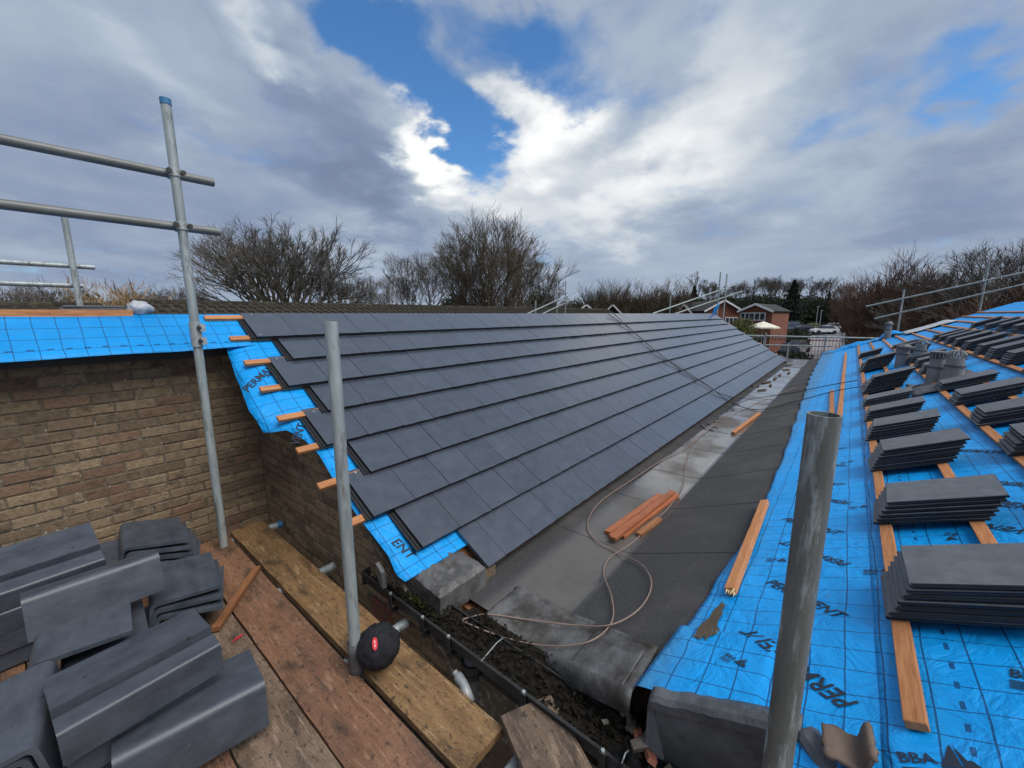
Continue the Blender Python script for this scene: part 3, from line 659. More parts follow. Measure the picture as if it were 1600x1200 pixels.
# lead apron at the near end
def lead_sheet(name, pts, z, m, nu=14, nv=10, amp=.006, drop=None, seed=0):
    a, b_, c, d = [Vector((p[0], p[1], 0)) for p in pts]
    mb = MB()
    for i in range(nu+1):
        for j in range(nv+1):
            u, v = i/nu, j/nv; p = (a*(1-u)+b_*u)*(1-v)+(d*(1-u)+c*u)*v
            zz = z+amp*nz(p.x*7+seed, p.y*7)+.4*amp*nz(p.x*19, p.y*19+seed)
            if drop: zz += drop(u, v)
            mb.v.append((p.x, p.y, zz))
    for i in range(nu):
        for j in range(nv): mb.f.append((i*(nv+1)+j, (i+1)*(nv+1)+j, (i+1)*(nv+1)+j+1, i*(nv+1)+j+1))
    o = mb.build(name, m, val_, True); o.location = -VOFF
    sm = o.modifiers.new('thickness', 'SOLIDIFY'); sm.thickness = .005
    return o
def apron_pt(u, v):
    # v: 0 at the kerb side of the floor ... 1 high on the blue side; u: 0 front ... 1 back
    L1 = 1.44-CR_Y; L2 = .555; d = v*(L1+L2)
    if d < L1: y, z = 1.44-d, -1.680
    else: y, z = CR_Y-(d-L1)*math.cos(PR), -1.680+(d-L1)*math.sin(PR)+.004
    f = max(0, d-L1)/L2; x0 = 1.42-.115*f; x1 = 1.775-.17*f
    return x0+(x1-x0)*u, y, z
def lead_piece(name, u0, u1, v0, v1, up, amp, seed, m='lead', turn=True):
    mb = MB(); nu, nv = 26, 30
    for i in range(nu+1):
        for j in range(nv+1):
            u, v = i/nu, j/nv; x, y, z = apron_pt(u0+(u1-u0)*u, v0+(v1-v0)*v)
            z += up+amp*nz(x*7+seed, y*7)+.5*amp*nz(x*19, y*19+seed)
            if turn:
                z += .010*math.exp(-((u-.10)/.05)**2)+.012*math.exp(-((u-1)/.04)**2)
                if u < .06: z -= .075*((.06-u)/.06)**1.3
                if v < .04: z -= .03*((.04-v)/.04)
            mb.v.append((x+(0 if not turn else .006*nz(y*9, seed)), y, z))
    for i in range(nu):
        for j in range(nv): mb.f.append((i*(nv+1)+j, (i+1)*(nv+1)+j, (i+1)*(nv+1)+j+1, i*(nv+1)+j+1))
    o = mb.build(name, m, val_, True); o.location = -VOFF
    sm = o.modifiers.new('thickness', 'SOLIDIFY'); sm.thickness = .005
lead_piece('lead_apron', 0, 1, 0, 1, .014, .006, 0)
lead_piece('lead_patch', .10, .82, .64, .95, .020, .005, 5, turn=False)
# lead covered kerb at the foot of the verge
k_ = MB()
def kf(u, v):
    x = 1.305+.37*u; y = 1.60+.37*v; z = -1.553+(.05*v)+.018*nz(x*7, y*7)+.022*abs(nz(x*13, y*11, 2))-.012*abs(nz(x*27, y*25, 4))
    e = min(u, 1-u, v)/.12
    if e < 1: z -= .018*(1-e)**2
    return (x, y, z)
nu = nv = 22
for i in range(-2, nu+3):
    for j in range(-2, nv+1):
        u = min(max(i/nu, 0), 1); v = min(max(j/nv, 0), 1); x, y, z = kf(u, v)
        if i < 0: z -= .07*(-i); x -= .003
        if i > nu: z -= .06*(i-nu); x += .02*(i-nu)*abs(math.sin(v*7))+.004
        if j < 0: z -= .065*(-j); y -= .004*(-j)
        k_.v.append((x, y, z))
nn = nv+3
for i in range(nu+4):
    for j in range(nv+2): k_.f.append((i*nn+j, (i+1)*nn+j, (i+1)*nn+j+1, i*nn+j+1))
o = k_.build('lead_kerb', 'lead', val_, True); auto_smooth(o, 24); o.location = -VOFF
b = MB(); b.box((1.60, 1.78, -1.71), (.40, .30, .20)); o = b.build('kerb_core', 'brick_dark', val_); o.location = -VOFF
b = MB(); b.extrude([(1.98, -1.62), (1.99, -1.52), (2.05, -1.48), (2.04, -1.56), (2.01, -1.62)], 1.19, 1.215); o = b.build('gutter_end_plate', 'dark_plastic', val_); o.location = -VOFF

# ------------------------------------------------------------------ iron rainwater gutter
GUT = empty('rainwater_gutter', (1.27, 1.2, -1.70)); GO = Vector(GUT.location)
tag(GUT, 'black iron rainwater gutter full of rotten leaves below the lead apron', 'rainwater gutter')
prof = []
gx0, gx1, gz = 1.215, 1.385, -1.642
inner = [(gx0+.004, gz), (gx0+.006, gz-.055), (gx0+.03, gz-.085), (gx0+.10, gz-.092), (gx1-.012, gz-.07), (gx1-.008, gz+.0)]
outer = [(gx1, gz+.0), (gx1-.002, gz-.075), (gx0+.105, gz-.099), (gx0+.025, gz-.093), (gx0-.002, gz-.06), (gx0-.003, gz-.004), (gx0-.010, gz-.003), (gx0-.010, gz+.005), (gx0+.004, gz+.005)]
pr = inner+outer
b = MB(); n = len(pr); ya, yb = .12, 2.255
b.add([(x-GO.x, ya-GO.y, z-GO.z) for x, z in pr]+[(x-GO.x, yb-GO.y, z-GO.z) for x, z in pr], [(j, (j+1) % n, n+(j+1) % n, n+j) for j in range(n)]+[tuple(range(n)), tuple(range(2*n-1, n-1, -1))])
o = b.build('channel', 'iron', GUT); fixn(o.data)
b = MB(); b.box((1.30-GO.x, 2.262-GO.y, gz-.045-GO.z), (.17, .012, .10)); b.build('stop_end', 'iron', GUT)
for y in (1.93, 1.63, 1.42, .93, .55):
    bk = MB(); bk.box((gx0-.016-GO.x, y-GO.y, gz-.035-GO.z), (.008, .028, .085)); bk.box((gx0+.07-GO.x, y-GO.y, gz-.108-GO.z), (.17, .028, .008))
    bo = bk.build('bracket', 'iron', GUT)
    s_ = MB(); s_.tube([(gx0-.010-GO.x, y-GO.y, gz+.006-GO.z), (gx0-.010-GO.x, y-GO.y, gz+.016-GO.z)], .008, 8); s_.build('bolt_head', 'coupler', bo)
dp = MB(); dp.tube([(1.29-GO.x, 1.33-GO.y, gz-.09-GO.z), (1.285-GO.x, 1.33-GO.y, gz-.17-GO.z), (1.28-GO.x, 1.33-GO.y, -2.9-GO.z)], .048, 14); dpo = dp.build('downpipe', 'dark_plastic', GUT, True)
for zz, rr in ((gz-.145, .060), (gz-.20, .056), (gz-.165, .058)):
    c = MB(); c.tube([(1.285-GO.x, 1.33-GO.y, zz-.014-GO.z), (1.285-GO.x, 1.33-GO.y, zz+.014-GO.z)], rr, 14); c.build('collar', 'iron', dpo)
wr = MB(); wr.tube([(gx0-.01-GO.x, 1.19-GO.y, gz+.004-GO.z), (1.33-GO.x, 1.20-GO.y, gz+.012-GO.z), (1.42-GO.x, 1.21-GO.y, gz-.01-GO.z)], .0028, 6); wr.build('wire', 'steel', GUT)
# rotten leaves in and behind the gutter
d_ = MB()
for i in range(90):
    for j in range(20):
        y = .14+2.1*i/89; x = gx0+.006+(.23 if y < 1.5 else .15)*j/19
        z = gz-.030+.030*max(0, nz(x*16, y*12, 1))+.018*nz(x*40, y*40, 3)+.03*max(0, (x-gx0-.11))/.1*.6
        if y > 1.6: z -= .03
        d_.v.append((x, y, z))
for i in range(89):
    for j in range(19): d_.f.append((i*20+j, (i+1)*20+j, (i+1)*20+j+1, i*20+j+1))
o = d_.build('leaf_litter', 'debris', None, False); tag(o, 'black rotten leaf litter and silt lying in the gutter', 'leaf litter', kind='stuff')
d_ = MB(); rr = random.Random(4)
for i in range(1500):
    y = rr.uniform(.15, 2.2); x = rr.uniform(gx0+.01, gx0+(.225 if y < 1.45 else .14)); z = gz-.012+rr.uniform(-.012, .02)+.03*max(0, (x-gx0-.11))/.1*.6-(.03 if y > 1.6 else 0)
    s = rr.uniform(.005, .016); a = rr.uniform(0, 6.28); t = rr.uniform(-.7, .7)
    M_ = Euler((t, rr.uniform(-.7, .7), a)).to_matrix()
    d_.add([M_ @ Vector(q)+Vector((x, y, z)) for q in ((-s, -s*.5, 0), (s, -s*.4, .002), (s*.7, s*.5, 0), (-s*.8, s*.6, .003))], [(0, 1, 2, 3)])
tag(d_.build('dead_leaves', 'debris'), 'small dead leaves scattered along the gutter', 'leaves', kind='stuff')
# stones, terracotta shards at the near end
for k in range(16):
    y = rr.uniform(.30, .62); x = rr.uniform(1.27, 1.42); s = rr.uniform(.010, .028)
    b = MB(); b.box((0, 0, 0), (s*2, s*1.5, s), None, s*.25)
    o = b.build('stone_chip', 'terracotta' if k in (2, 7, 11) else 'stone'); o.location = (x, y, gz+.012+.2*(x-1.27)); o.rotation_euler = (rr.uniform(-.5, .5), rr.uniform(-.5, .5), rr.uniform(0, 6))
    tag(o, 'small terracotta shard in the debris at the foot of the blue roof' if k in (2, 7, 11) else 'small grey stone chip in the debris at the foot of the blue roof', 'shard' if k in (2, 7, 11) else 'stone', 'terracotta shards in the gutter' if k in (2, 7, 11) else 'stone chips in the gutter')
# moss clump
m_ = MB()
for i in range(420):
    y = rr.gauss(1.85, .12); x = rr.uniform(gx0+.05, 1.33); z = gz-.03+rr.uniform(0, .035)
    s = rr.uniform(.004, .010); M_ = Euler((rr.uniform(-1, 1), rr.uniform(-1, 1), rr.uniform(0, 6))).to_matrix()
    m_.add([M_ @ Vector(q)+Vector((x, y, z)) for q in ((-s, -s, 0), (s, -s, 0), (0, s*1.4, s))], [(0, 1, 2)])
tag(m_.build('moss', 'moss'), 'green moss growing in the gutter beside the lead kerb', 'moss', kind='stuff')
# round gutter brush
br = empty('gutter_brush', (1.235, .475, gz-.005)); tag(br, 'round black bristle gutter brush at the bottom of the iron gutter', 'brush')
b = MB()
for i in range(520):
    d = Vector((rr.gauss(0, 1), rr.gauss(0, 1), rr.gauss(0, 1))).normalized(); L_ = rr.uniform(.055, .068)
    a = d.orthogonal().normalized()*.0012
    b.add([d*.008+a, d*.008-a, d*L_], [(0, 1, 2)])
b.build('bristle', 'cloth', br)['kind'] = 'stuff'
b = MB(); b.tube([(-.03, .0, .02), (.0, 0, .035), (.03, 0, .02)], .003, 6); b.build('wire_core', 'steel', br)

# ------------------------------------------------------------------ right roof: blue underlay
RR = empty('underlaid_roof', (10, 0, -1.3)); RRO = Vector(RR.location)
tag(RR, 'long roof slope covered in blue printed underlay with battens, right of the valley', 'roof')
def edge_r(X):
    pts = [(1.0, .56), (1.35, .575), (1.55, .60), (2.1, .655), (3.0, .71), (4.5, .69), (8, .56), (12, .42), (XFAR_R+1, .28)]
    for (a, x), (b_, y) in zip(pts, pts[1:]):
        if a <= X <= b_: return x+(y-x)*(X-a)/(b_-a)
    return pts[0][1]
def hr(X, t):
    s = math.sin(math.pi*X/.45)**2
    h = -.008*s*(1 if t > .9 else .6)+.006*nz(X*1.8, t*1.8, 4)+.0035*nz(X*5.5, t*4, 9)
    low = max(0, 1-(t-.55)/.35)
    h += low*(.010+.018*nz(X*2.2, t*3, 14)+.012*math.sin(X*6.5))
    h += .035*math.exp(-((X-1.62)/.13)**2-((t-.66)/.10)**2) - .02*math.exp(-((X-1.50)/.06)**2-((t-.72)/.08)**2)
    h += .005*abs(math.sin(X*11+t*9+3*nz(X, t*2)))**3
    return h
SHEETS = [(None, 1.335), (1.30, 2.36), (2.31, 3.36), (3.31, 4.36), (4.31, 5.1)]
def near_x(t): return 1.19 if t > 1.05 else 1.335+.02*nz(t*6, 1)
for k, (ta, tb) in enumerate(SHEETS):
    def fr(u, v, ta=ta, tb=tb, k=k):
        vv = v
        tt = (1.0 if ta is None else ta); 
        x0 = near_x((tt+tb)/2 if ta else .6+v*.7)
        X = x0+(XFAR_R-x0)*(u**1.7)
        t0 = edge_r(X) if ta is None else ta
        t = t0+(tb-t0)*vv
        return RP(X, t, (max(hr(X, t), .034-.06*max(0, t-.60)) if X < 1.75 and t < 1.0 else hr(X, t))+.0016*k), (X, t)
    o = sheet('underlay', fr, 0, 1, 0, 1, 220, 34 if k < 2 else 20, 'underlay', RR, RRO)
b = MB(); b.extrude([(CR_Y-.8*math.cos(PR), CR_Z+.8*math.sin(PR)-.05), (CR_Y-5.1*math.cos(PR), CR_Z+5.1*math.sin(PR)-.05), (CR_Y-5.1*math.cos(PR), CR_Z+5.1*math.sin(PR)-.2), (CR_Y-.8*math.cos(PR), CR_Z+.8*math.sin(PR)-.2)], 1.40, XFAR_R-.1, c=-RRO); b.build('roof_deck', 'old_timber', RR)
b = MB(); b.extrude([(CR_Y-5.1*math.cos(PR), CR_Z+5.1*math.sin(PR)), (CR_Y-5.1*math.cos(PR), CR_Z+5.1*math.sin(PR)-.2), (-8.6, -1.9), (-8.6, -1.7)], 1.40, XFAR_R-.1, c=-RRO); b.build('back_slope', 'slate', RR)
def batten_r(x0, x1, t, w=.05, h=.025, m='timber', name='batten', lift=.0, skew=0.0):
    b = MB(); b.rbox((0, 0, 0), (x1-x0, w, h), .002); o = b.build(name, m, RR)
    o.rotation_euler = (Matrix.Rotation(-PR, 3, 'X') @ Matrix.Rotation(skew, 3, 'Z')).to_euler(); o.location = RP((x0+x1)/2, t, h/2+.010+lift)-RRO; return o
for k, t in enumerate((1.385, 1.71, 2.035, 2.36, 2.685, 3.01, 3.335, 3.66, 3.985, 4.31)):
    x = 1.415 if k == 0 else (2.32 if k == 1 else 1.25)
    if k == 1: x = 1.95
    seg = [x]
    while seg[-1] < XFAR_R-.2: seg.append(min(XFAR_R+random.uniform(.0, .25), seg[-1]+random.choice((3.6, 4.2, 4.8))))
    for a, b_ in zip(seg, seg[1:]): batten_r(a+.002, b_-.002, t+random.uniform(-.004, .004))
# prints on the blue sheets
def surf_r(X, t): return RP(X, t, (max(hr(X, t), .034-.06*max(0, t-.60)) if X < 1.75 and t < 1.0 else hr(X, t))+.0042+(.0016 if t > 1.30 else 0))
D1, D2 = math.atan2(.34, -.30), math.atan2(-.34, .30)
def word(s, size, X, t, ang, name='printed_word', sh=.25): return print_on(s, size, X, t, ang, surf_r, RR, RRO, name, sh, -1)
word('PERMAVENT', .072, 2.205, .885, D1); word('PERMAVENT', .085, 1.50, 1.255, D2); word('PERMAVENT', .072, 2.42, 1.235, D2)
word('PERMAVENT', .072, 3.02, .86, D1); word('PERMAVENT', .072, 3.25, 1.24, D2); word('PERMAVENT', .072, 3.85, .86, D1); word('PERMAVENT', .072, 4.1, 1.22, D2)
word('PERMAVENT', .08, 2.55, 2.05, D2); word('PERMAVENT', .08, 3.05, 1.80, D1); word('PERMAVENT', .07, 3.3, 2.0, D2); word('PERMAVENT', .07, 4.1, 1.78, D1); word('PERMAVENT', .07, 4.9, .86, D1)
def bba(X, t, s, a):
    # certification mark: letters, a split triangle and lines of small print
    ca, sa = math.cos(a), math.sin(a)
    def P(x, y): return (X+(x*ca+y*sa)*s, t+(x*sa-y*ca)*s)
    b = MB()
    def poly(pts):
        o = len(b.v); b.v += [tuple(surf_r(*P(x, y))-RRO) for x, y in pts]; b.f.append(tuple(range(o, o+len(pts))))
    poly([(1.15, -.1), (1.75, -.1), (1.75, .95)]); poly([(1.82, .95), (1.82, -.1), (2.3, -.1), (2.12, .25), (1.98, .25)])
    for i in range(4): poly([(0, -.18-.13*i), (1.0-.12*(i % 2), -.18-.13*i), (1.0-.12*(i % 2), -.24-.13*i), (0, -.24-.13*i)])
    o = b.build('printed_mark', 'print', RR)
    word('BBA', s*.62, *P(0, 0), a, 'printed_word', 0)
bba(1.705, 1.60, .075, R_(100)); bba(1.30, 1.335, .07, R_(75)); bba(2.33, 1.275, .05, R_(90)); bba(1.60, .84, .042, R_(120))
bba(2.45, .86, .042, R_(95)); bba(3.15, 1.22, .04, R_(95)); bba(3.3, .95, .04, R_(90)); bba(4.2, 1.15, .04, R_(90)); bba(2.72, 1.62, .04, R_(200))
word('21128', .036, 1.30, 1.435, R_(75), 'printed_number', 0)
# muddy scuff on the felt
b = MB()
cx, ct = 1.80, .735
pts = []
for i in range(28):
    a = 2*math.pi*i/28; r = 1+.35*nz(math.cos(a)*1.7, math.sin(a)*1.7, 5)
    r *= 1+.3*nz(math.cos(a)*6, math.sin(a)*6, 2); pts.append((cx+.20*r*math.cos(a)*(1 if math.cos(a) > 0 else .75), ct+.035*r*math.sin(a)*(1.2 if math.cos(a) < 0 else .7)))
UPN = Vector((0, math.sin(PR), math.cos(PR)))
rings_ = [.25, .5, .75, 1.0]
vv_ = [surf_r(cx, ct)-RRO+UPN*.003]
for f in rings_: vv_ += [surf_r(cx+(p[0]-cx)*f, ct+(p[1]-ct)*f)-RRO+UPN*.003 for p in pts]
ff_ = [(0, 1+i, 1+(i+1) % 28) for i in range(28)]
for r_ in range(3): ff_ += [(1+r_*28+i, 1+(r_+1)*28+i, 1+(r_+1)*28+(i+1) % 28, 1+r_*28+(i+1) % 28) for i in range(28)]
b.add(vv_, ff_)
b.build('mud_stain', 'soil', RR)
# lead dressed barge at the near verge
def barge(u, v):
    y = .425-.44*u; z = CR_Z+(CR_Y-y)*math.tan(PR)+.028+.006*nz(u*9, 1)
    prof = [(.075, -.015), (.03, .008), (.0, .0), (-.012, -.015), (-.010, -.05), (0, -.062), (.004, -.30)]
    k = min(int(v*6), 5); f = v*6-k; a, b_ = prof[k], prof[k+1]
    return Vector((1.315+a[0]+(b_[0]-a[0])*f+.003*nz(u*14, v*9), y, z+a[1]+(b_[1]-a[1])*f)), (u, v)
auto_smooth(sheet('lead_barge', barge, 0, 1, 0, 1, 30, 6, 'lead_dark', RR, RRO, .004), 25)
def barge2(u, v):
    x = 1.315-.19*u; y = -.015-.15*u; z = CR_Z+(CR_Y+.015)*math.tan(PR)+.028-.01*u
    prof = [(.06, -.012), (.03, .006), (.0, .0), (-.012, -.015), (-.010, -.05), (0, -.062), (.004, -.30)]
    k = min(int(v*6), 5); f = v*6-k; a, b_ = prof[k], prof[k+1]; o = a[0]+(b_[0]-a[0])*f
    return Vector((x+o*.7, y-o*.7, z+a[1]+(b_[1]-a[1])*f)), (u, v)
auto_smooth(sheet('lead_barge', barge2, 0, 1, 0, 1, 10, 6, 'lead_dark', RR, RRO, .004), 25)
b = MB(); b.extrude([(.43, -1.43), (.415, -1.41), (.36, -1.62), (.43, -1.66)], 1.31, 1.345, c=-RRO); b.build('barge_end', 'lead_dark', RR)
b = MB(); b.box(Vector((1.37, .2, -1.62))-RRO, (.06, .46, .36)); b.build('barge_board', 'fascia', RR)
# broken brown roof tile at the near edge
bt = empty('broken_roof_tile', RP(1.285, 1.235, .02)); tag(bt, 'broken brown roof tile lying at the near edge of the blue felt behind the dark tube', 'roof tile')
b = MB(); nu, nv = 14, 8
for i in range(nu+1):
    for j in range(nv+1):
        u, v = i/nu, j/nv; x = -.055+.11*v+(.009*nz(u*7, 3.1) if j == nv else (.010*nz(u*6, 1.2) if j == 0 else 0)); y = -.055+.12*u+(.008*nz(v*6, 8) if i in (0, nu) else 0)
        b.v.append((x, y, .014*math.cos(u*math.pi*1.5)+.035*math.exp(-((u-.95)/.16)**2)))
for i in range(nu):
    for j in range(nv): b.f.append((i*(nv+1)+j, (i+1)*(nv+1)+j, (i+1)*(nv+1)+j+1, i*(nv+1)+j+1))
o = b.build('shard', 'brown_tile', bt, True); sm = o.modifiers.new('thickness', 'SOLIDIFY'); sm.thickness = .014
bt.rotation_euler = (Matrix.Rotation(-PR, 3, 'X') @ Matrix.Rotation(R_(185), 3, 'Z')).to_euler()
# far end of the right roof: turned up felt, bundle and cover sheet
def fe(u, v):
    t = .3+u*1.7; X = XFAR_R-.2+.5*v; return RP(X, t, .05*math.sin(v*math.pi)+.10*max(0, nz(u*4, v*2))+.12*v*math.exp(-((u-.55)/.3)**2)), (X, t)
sheet('underlay', fe, 0, 1, 0, 1, 30, 6, 'underlay', RR, RRO)
def fe2(u, v):
    t = 1.9+u*.7; X = XFAR_R-.5+.5*v; return RP(X, t, .02+.22*math.sin(math.pi*u)*math.sin(math.pi*min(1, v+.1))), (X, t)
sheet('underlay', fe2, 0, 1, 0, 1, 16, 8, 'underlay', RR, RRO)
def fe3(u, v):
    t = 2.55+u*1.1; X = XFAR_R-1.6+1.7*v; return RP(X, t, .05+.02*nz(u*5, v*5)), (X, t)
o = sheet('cover_sheet', fe3, 0, 1, 0, 1, 12, 8, 'bag', RR, RRO)

# ------------------------------------------------------------------ timber lying about
def timber(p, q, w, h, z_up=Vector((0, 0, 1)), m='timber', name='timber_offcut', label='', cat='timber', group=None, splinter=False):
    p, q = Vector(p), Vector(q); d = q-p; L_ = d.length; x = d.normalized(); y = z_up.cross(x).normalized(); z = x.cross(y)
    M3 = Matrix((x, y, z)).transposed()
    root = empty(name, (p+q)/2) if splinter else None
    b = MB(); b.rbox((0, 0, 0), (L_, w, h), .002); b.v = [(a, c+.0015*nz(a*9, c*30), e+.001*nz(a*7, 5)) for a, c, e in b.v]
    o = b.build('shaft' if splinter else name, m, root)
    t = root or o
    t.location = (p+q)/2+z*(h/2); t.rotation_euler = M3.to_euler()
    if splinter:
        s = MB()
        for k in range(9):
            yy = random.uniform(-.4, .4)*w; zz = random.uniform(-.4, .4)*h; s.add([(-L_/2+.004, yy-.006, zz), (-L_/2+.004, yy+.006, zz), (-L_/2+.004, yy, zz+.006), (-L_/2-random.uniform(.01, .045), yy+random.uniform(-.006, .006), zz-.004)], [(0, 1, 3), (1, 2, 3), (2, 0, 3)])
        s.build('splintered_end', 'splinter', root)
    tag(t, label, cat, group); return t
NR = Vector((0, math.sin(PR), math.cos(PR)))
a = RP(2.07, .775, .008); b_ = RP(3.32, .725, .014)
timber(RP(2.06, .765, .012), RP(3.30, .735, .016), .048, .035, NR, label='single roofing batten with a splintered end lying on the blue felt edge', splinter=True)
VZ = -1.686
pile = [((2.70, 1.28), (3.62, 1.20), 'left'), ((2.66, 1.225), (3.66, 1.145), 'second from left'), ((2.72, 1.17), (3.72, 1.085), 'third from left')]
for k, (p, q, s) in enumerate(pile):
    timber((*p, VZ+.004), (*q, VZ+.006), .05, .028, m='wet_timber', label='%s bottom batten in the small batten pile on the valley felt' % s, group='battens piled in the valley')
timber((2.60, 1.185, VZ+.036), (3.70, 1.115, VZ+.036), .05, .026, m='wet_timber', label='top batten of the small pile beside the hose loop in the valley', group='battens piled in the valley')
timber((2.83, 1.085, VZ+.004), (3.17, 1.045, VZ+.008), .05, .025, m='old_timber', label='short batten offcut on the right of the pile in the valley', group='battens piled in the valley')
timber((6.28, 1.13, VZ+.004), (7.85, 1.04, VZ+.006), .05, .03, label='single long batten lying on the wet valley felt beyond the pile')
timber(RP(6.3, 1.03, .006), RP(8.6, .955, .006), .05, .025, NR, label='loose batten lying near the blue felt edge below the thin cables')
timber(RP(5.6, 1.115, .006), RP(16.5, 1.06, .012), .05, .025, NR, label='long loose batten running up the blue felt beside the lowest slate stacks')
for k, (px, py, w) in enumerate(((1197, 598, .45), (1208, 603, .2), (1180, 604, .15), (1222, 587, .3), (1228, 578, .35), (1236, 583, .4), (1232, 571, .5), (1215, 592, .5), (1190, 610, .25))):
    p = onz(px, py, VZ); timber((p.x-w/2, p.y+.05, VZ+.006), (p.x+w/2, p.y-.06*(-1)**k, VZ+.006), .05, .02, m='dark_wood', name='wood_scrap', label='small dark wood scrap in the litter at the far end of the valley', cat='wood scrap', group='wood scraps at the far end of the valley')
for k, (px, py) in enumerate(((1108, 663), (1118, 668), (1112, 672), (1098, 667), (1125, 655), (1145, 640), (1150, 632), (1178, 605), (1120, 660))):
    p = onz(px, py, VZ); b = MB(); b.box((0, 0, 0), (random.uniform(.05, .16), .03, .012), None, .004); o = b.build('slate_shard', 'stack_slate'); o.location = (p.x, p.y, VZ+.012); o.rotation_euler = (0, 0, random.uniform(0, 3))
    tag(o, 'dark slate shard lying on the wet valley felt', 'slate shard', 'slate shards in the valley')

# ------------------------------------------------------------------ hose and cables
def catmull(P, n=10):
    P = [Vector(p) for p in P]; out = []
    for i in range(len(P)-1):
        p0, p1, p2, p3 = P[max(i-1, 0)], P[i], P[i+1], P[min(i+2, len(P)-1)]
        for k in range(n):
            t = k/n; out.append(.5*((2*p1)+(p2-p0)*t+(2*p0-5*p1+4*p2-p3)*t*t+(3*p1-p0-3*p2+p3)*t**3))
    out.append(P[-1]); return out
def zvalley(p):
    if p.y < CR_Y: return CR_Z+(CR_Y-p.y)*math.tan(PR)
    return -1.684 if p.y < 1.65 else -1.66
def von(px, py, h=.012):
    p = onz(px, py, -1.684+h)
    if p.y < CR_Y:
        X, t = on_right(px, py, h); return RP(X, t, h)
    return p
def on_lead(px, py):
    p = onz(px, py, -1.645)
    if p.y < CR_Y-.02: X, t = on_right(px, py, .03); return RP(X, t, .03)
    return p
hp = [on_lead(722, 968), on_lead(760, 960), on_lead(830, 969), on_lead(900, 977), on_lead(955, 976)]+[von(*q) for q in ((1000, 950), (1018, 912), (1002, 882), (965, 864), (932, 845), (918, 818), (938, 784), (990, 748), (1040, 715), (1070, 700), (1105, 672), (1135, 648), (1160, 640), (1200, 622), (1245, 605))]
b = MB(); b.tube(catmull(hp, 8), .0042, 8); o = b.build('hose', 'hose', None, True); tag(o, 'brown hose looping over the lead apron and along the valley, outer strand', 'hose')
hp = [on_lead(722, 970), on_lead(770, 990), on_lead(830, 1006), on_lead(885, 1009), on_lead(930, 998)]+[von(*q) for q in ((957, 968), (955, 930), (943, 895), (952, 872), (985, 850), (1020, 818), (1050, 786), (1068, 752), (1072, 722), (1085, 690), (1120, 662), (1150, 645))]
b = MB(); b.tube(catmull(hp, 8), .0040, 8); o = b.build('hose', 'hose', None, True); tag(o, 'brown hose crossing under the batten pile and over the lead, inner strand', 'hose')
for k, (lst, rst, lab) in enumerate((
    (((950, 490), (985, 515), (1020, 545), (1060, 575), (1100, 600), (1130, 618)), ((1170, 622), (1230, 615), (1290, 603), (1340, 594)), 'thin dark cable draped over the slate roof and valley, upper of the pair'),
    (((958, 490), (1000, 528), (1035, 558), (1075, 582), (1110, 606), (1138, 626)), ((1180, 640), (1240, 628), (1300, 612), (1345, 604)), 'thin dark cable draped over the slate roof and valley, lower of the pair'))):
    P = []
    for q in lst: X, t = on_left(*q, .07); P.append(LP(X, min(t, 3.0), .065+.02*random.random()))
    P += [von(*q) for q in rst[:2]]+[RP(*on_right(*q, .05), .05) for q in rst[2:]]
    b = MB(); b.tube(catmull(P, 8), .0075, 6); o = b.build('cable', 'cable', None, True); tag(o, lab, 'cable', 'cables across the roof')

# ------------------------------------------------------------------ slates stacked on the right roof
def stack_mesh(k):
    rnd = random.Random(50+k); b = MB(); b.rbox((0, 0, 0), (.31, .425, .015), .003)
    b.v = [(x+.0012*rnd.uniform(-1, 1), y+.0015*rnd.uniform(-1, 1), z+.0006*rnd.uniform(-1, 1)) for x, y, z in b.v]
    me = b.mesh('slate', 'stack_slate'); me.materials.append(MATS['slate_edge_shade'])
    for p in me.polygons:
        if abs(p.normal.z) < .6: p.material_index = 1
    return me
STK = [stack_mesh(k) for k in range(4)]
rows_ = {'lowest': (1.34, [(1.89, 7), (2.76, 6), (3.73, 7), (4.63, 6), (5.48, 5), (6.37, 4), (7.31, 10), (7.62, 6), (10.1, 10), (10.5, 6), (13.05, 6)]),
         'second': (2.00, [(2.74, 6), (3.70, 6), (4.57, 5), (5.48, 5), (6.40, 4), (8.0, 6), (8.77, 6), (9.6, 5), (11.3, 5), (12.4, 5), (13.4, 4)]),
         'third': (2.665, [(5.45, 6), (6.35, 6), (7.25, 6), (8.02, 6), (8.72, 6), (9.62, 6), (10.5, 6), (11.3, 6), (12.2, 5), (12.9, 5)]),
         'fourth': (3.335, [(8.0, 6), (9.2, 6), (10.3, 6), (11.2, 6), (12.2, 5), (13.4, 5)]),
         'top': (4.0, [(9.6, 6), (11.4, 6), (12.6, 6)])}
for rn, (t0, lst) in rows_.items():
    for si, (X, n) in enumerate(lst):
        yaw = random.gauss(0, .02)
        for k in range(n):
            o = bpy.data.objects.new('slate', random.choice(STK)); COL.objects.link(o)
            tall = n >= 9
            step = .017 if not tall else .020
            base = .036+.0
            p = RP(X+.155+random.gauss(0, .003), t0+.215+k*step+random.gauss(0, .003), base+.0075+k*.0208)
            o.location = p; o.rotation_euler = (Matrix.Rotation(-PR, 3, 'X') @ Matrix.Rotation(yaw+random.gauss(0, .008), 3, 'Z')).to_euler()
            pos = 'topmost' if k == n-1 else ('lowest' if k == 0 else ORD[k+1]+' from bottom')
            tag(o, 'slate, %s in %s nearest stack of %s row on blue roof' % (pos, ORD[si+1], rn), 'slate', 'slates stacked on the blue roof')

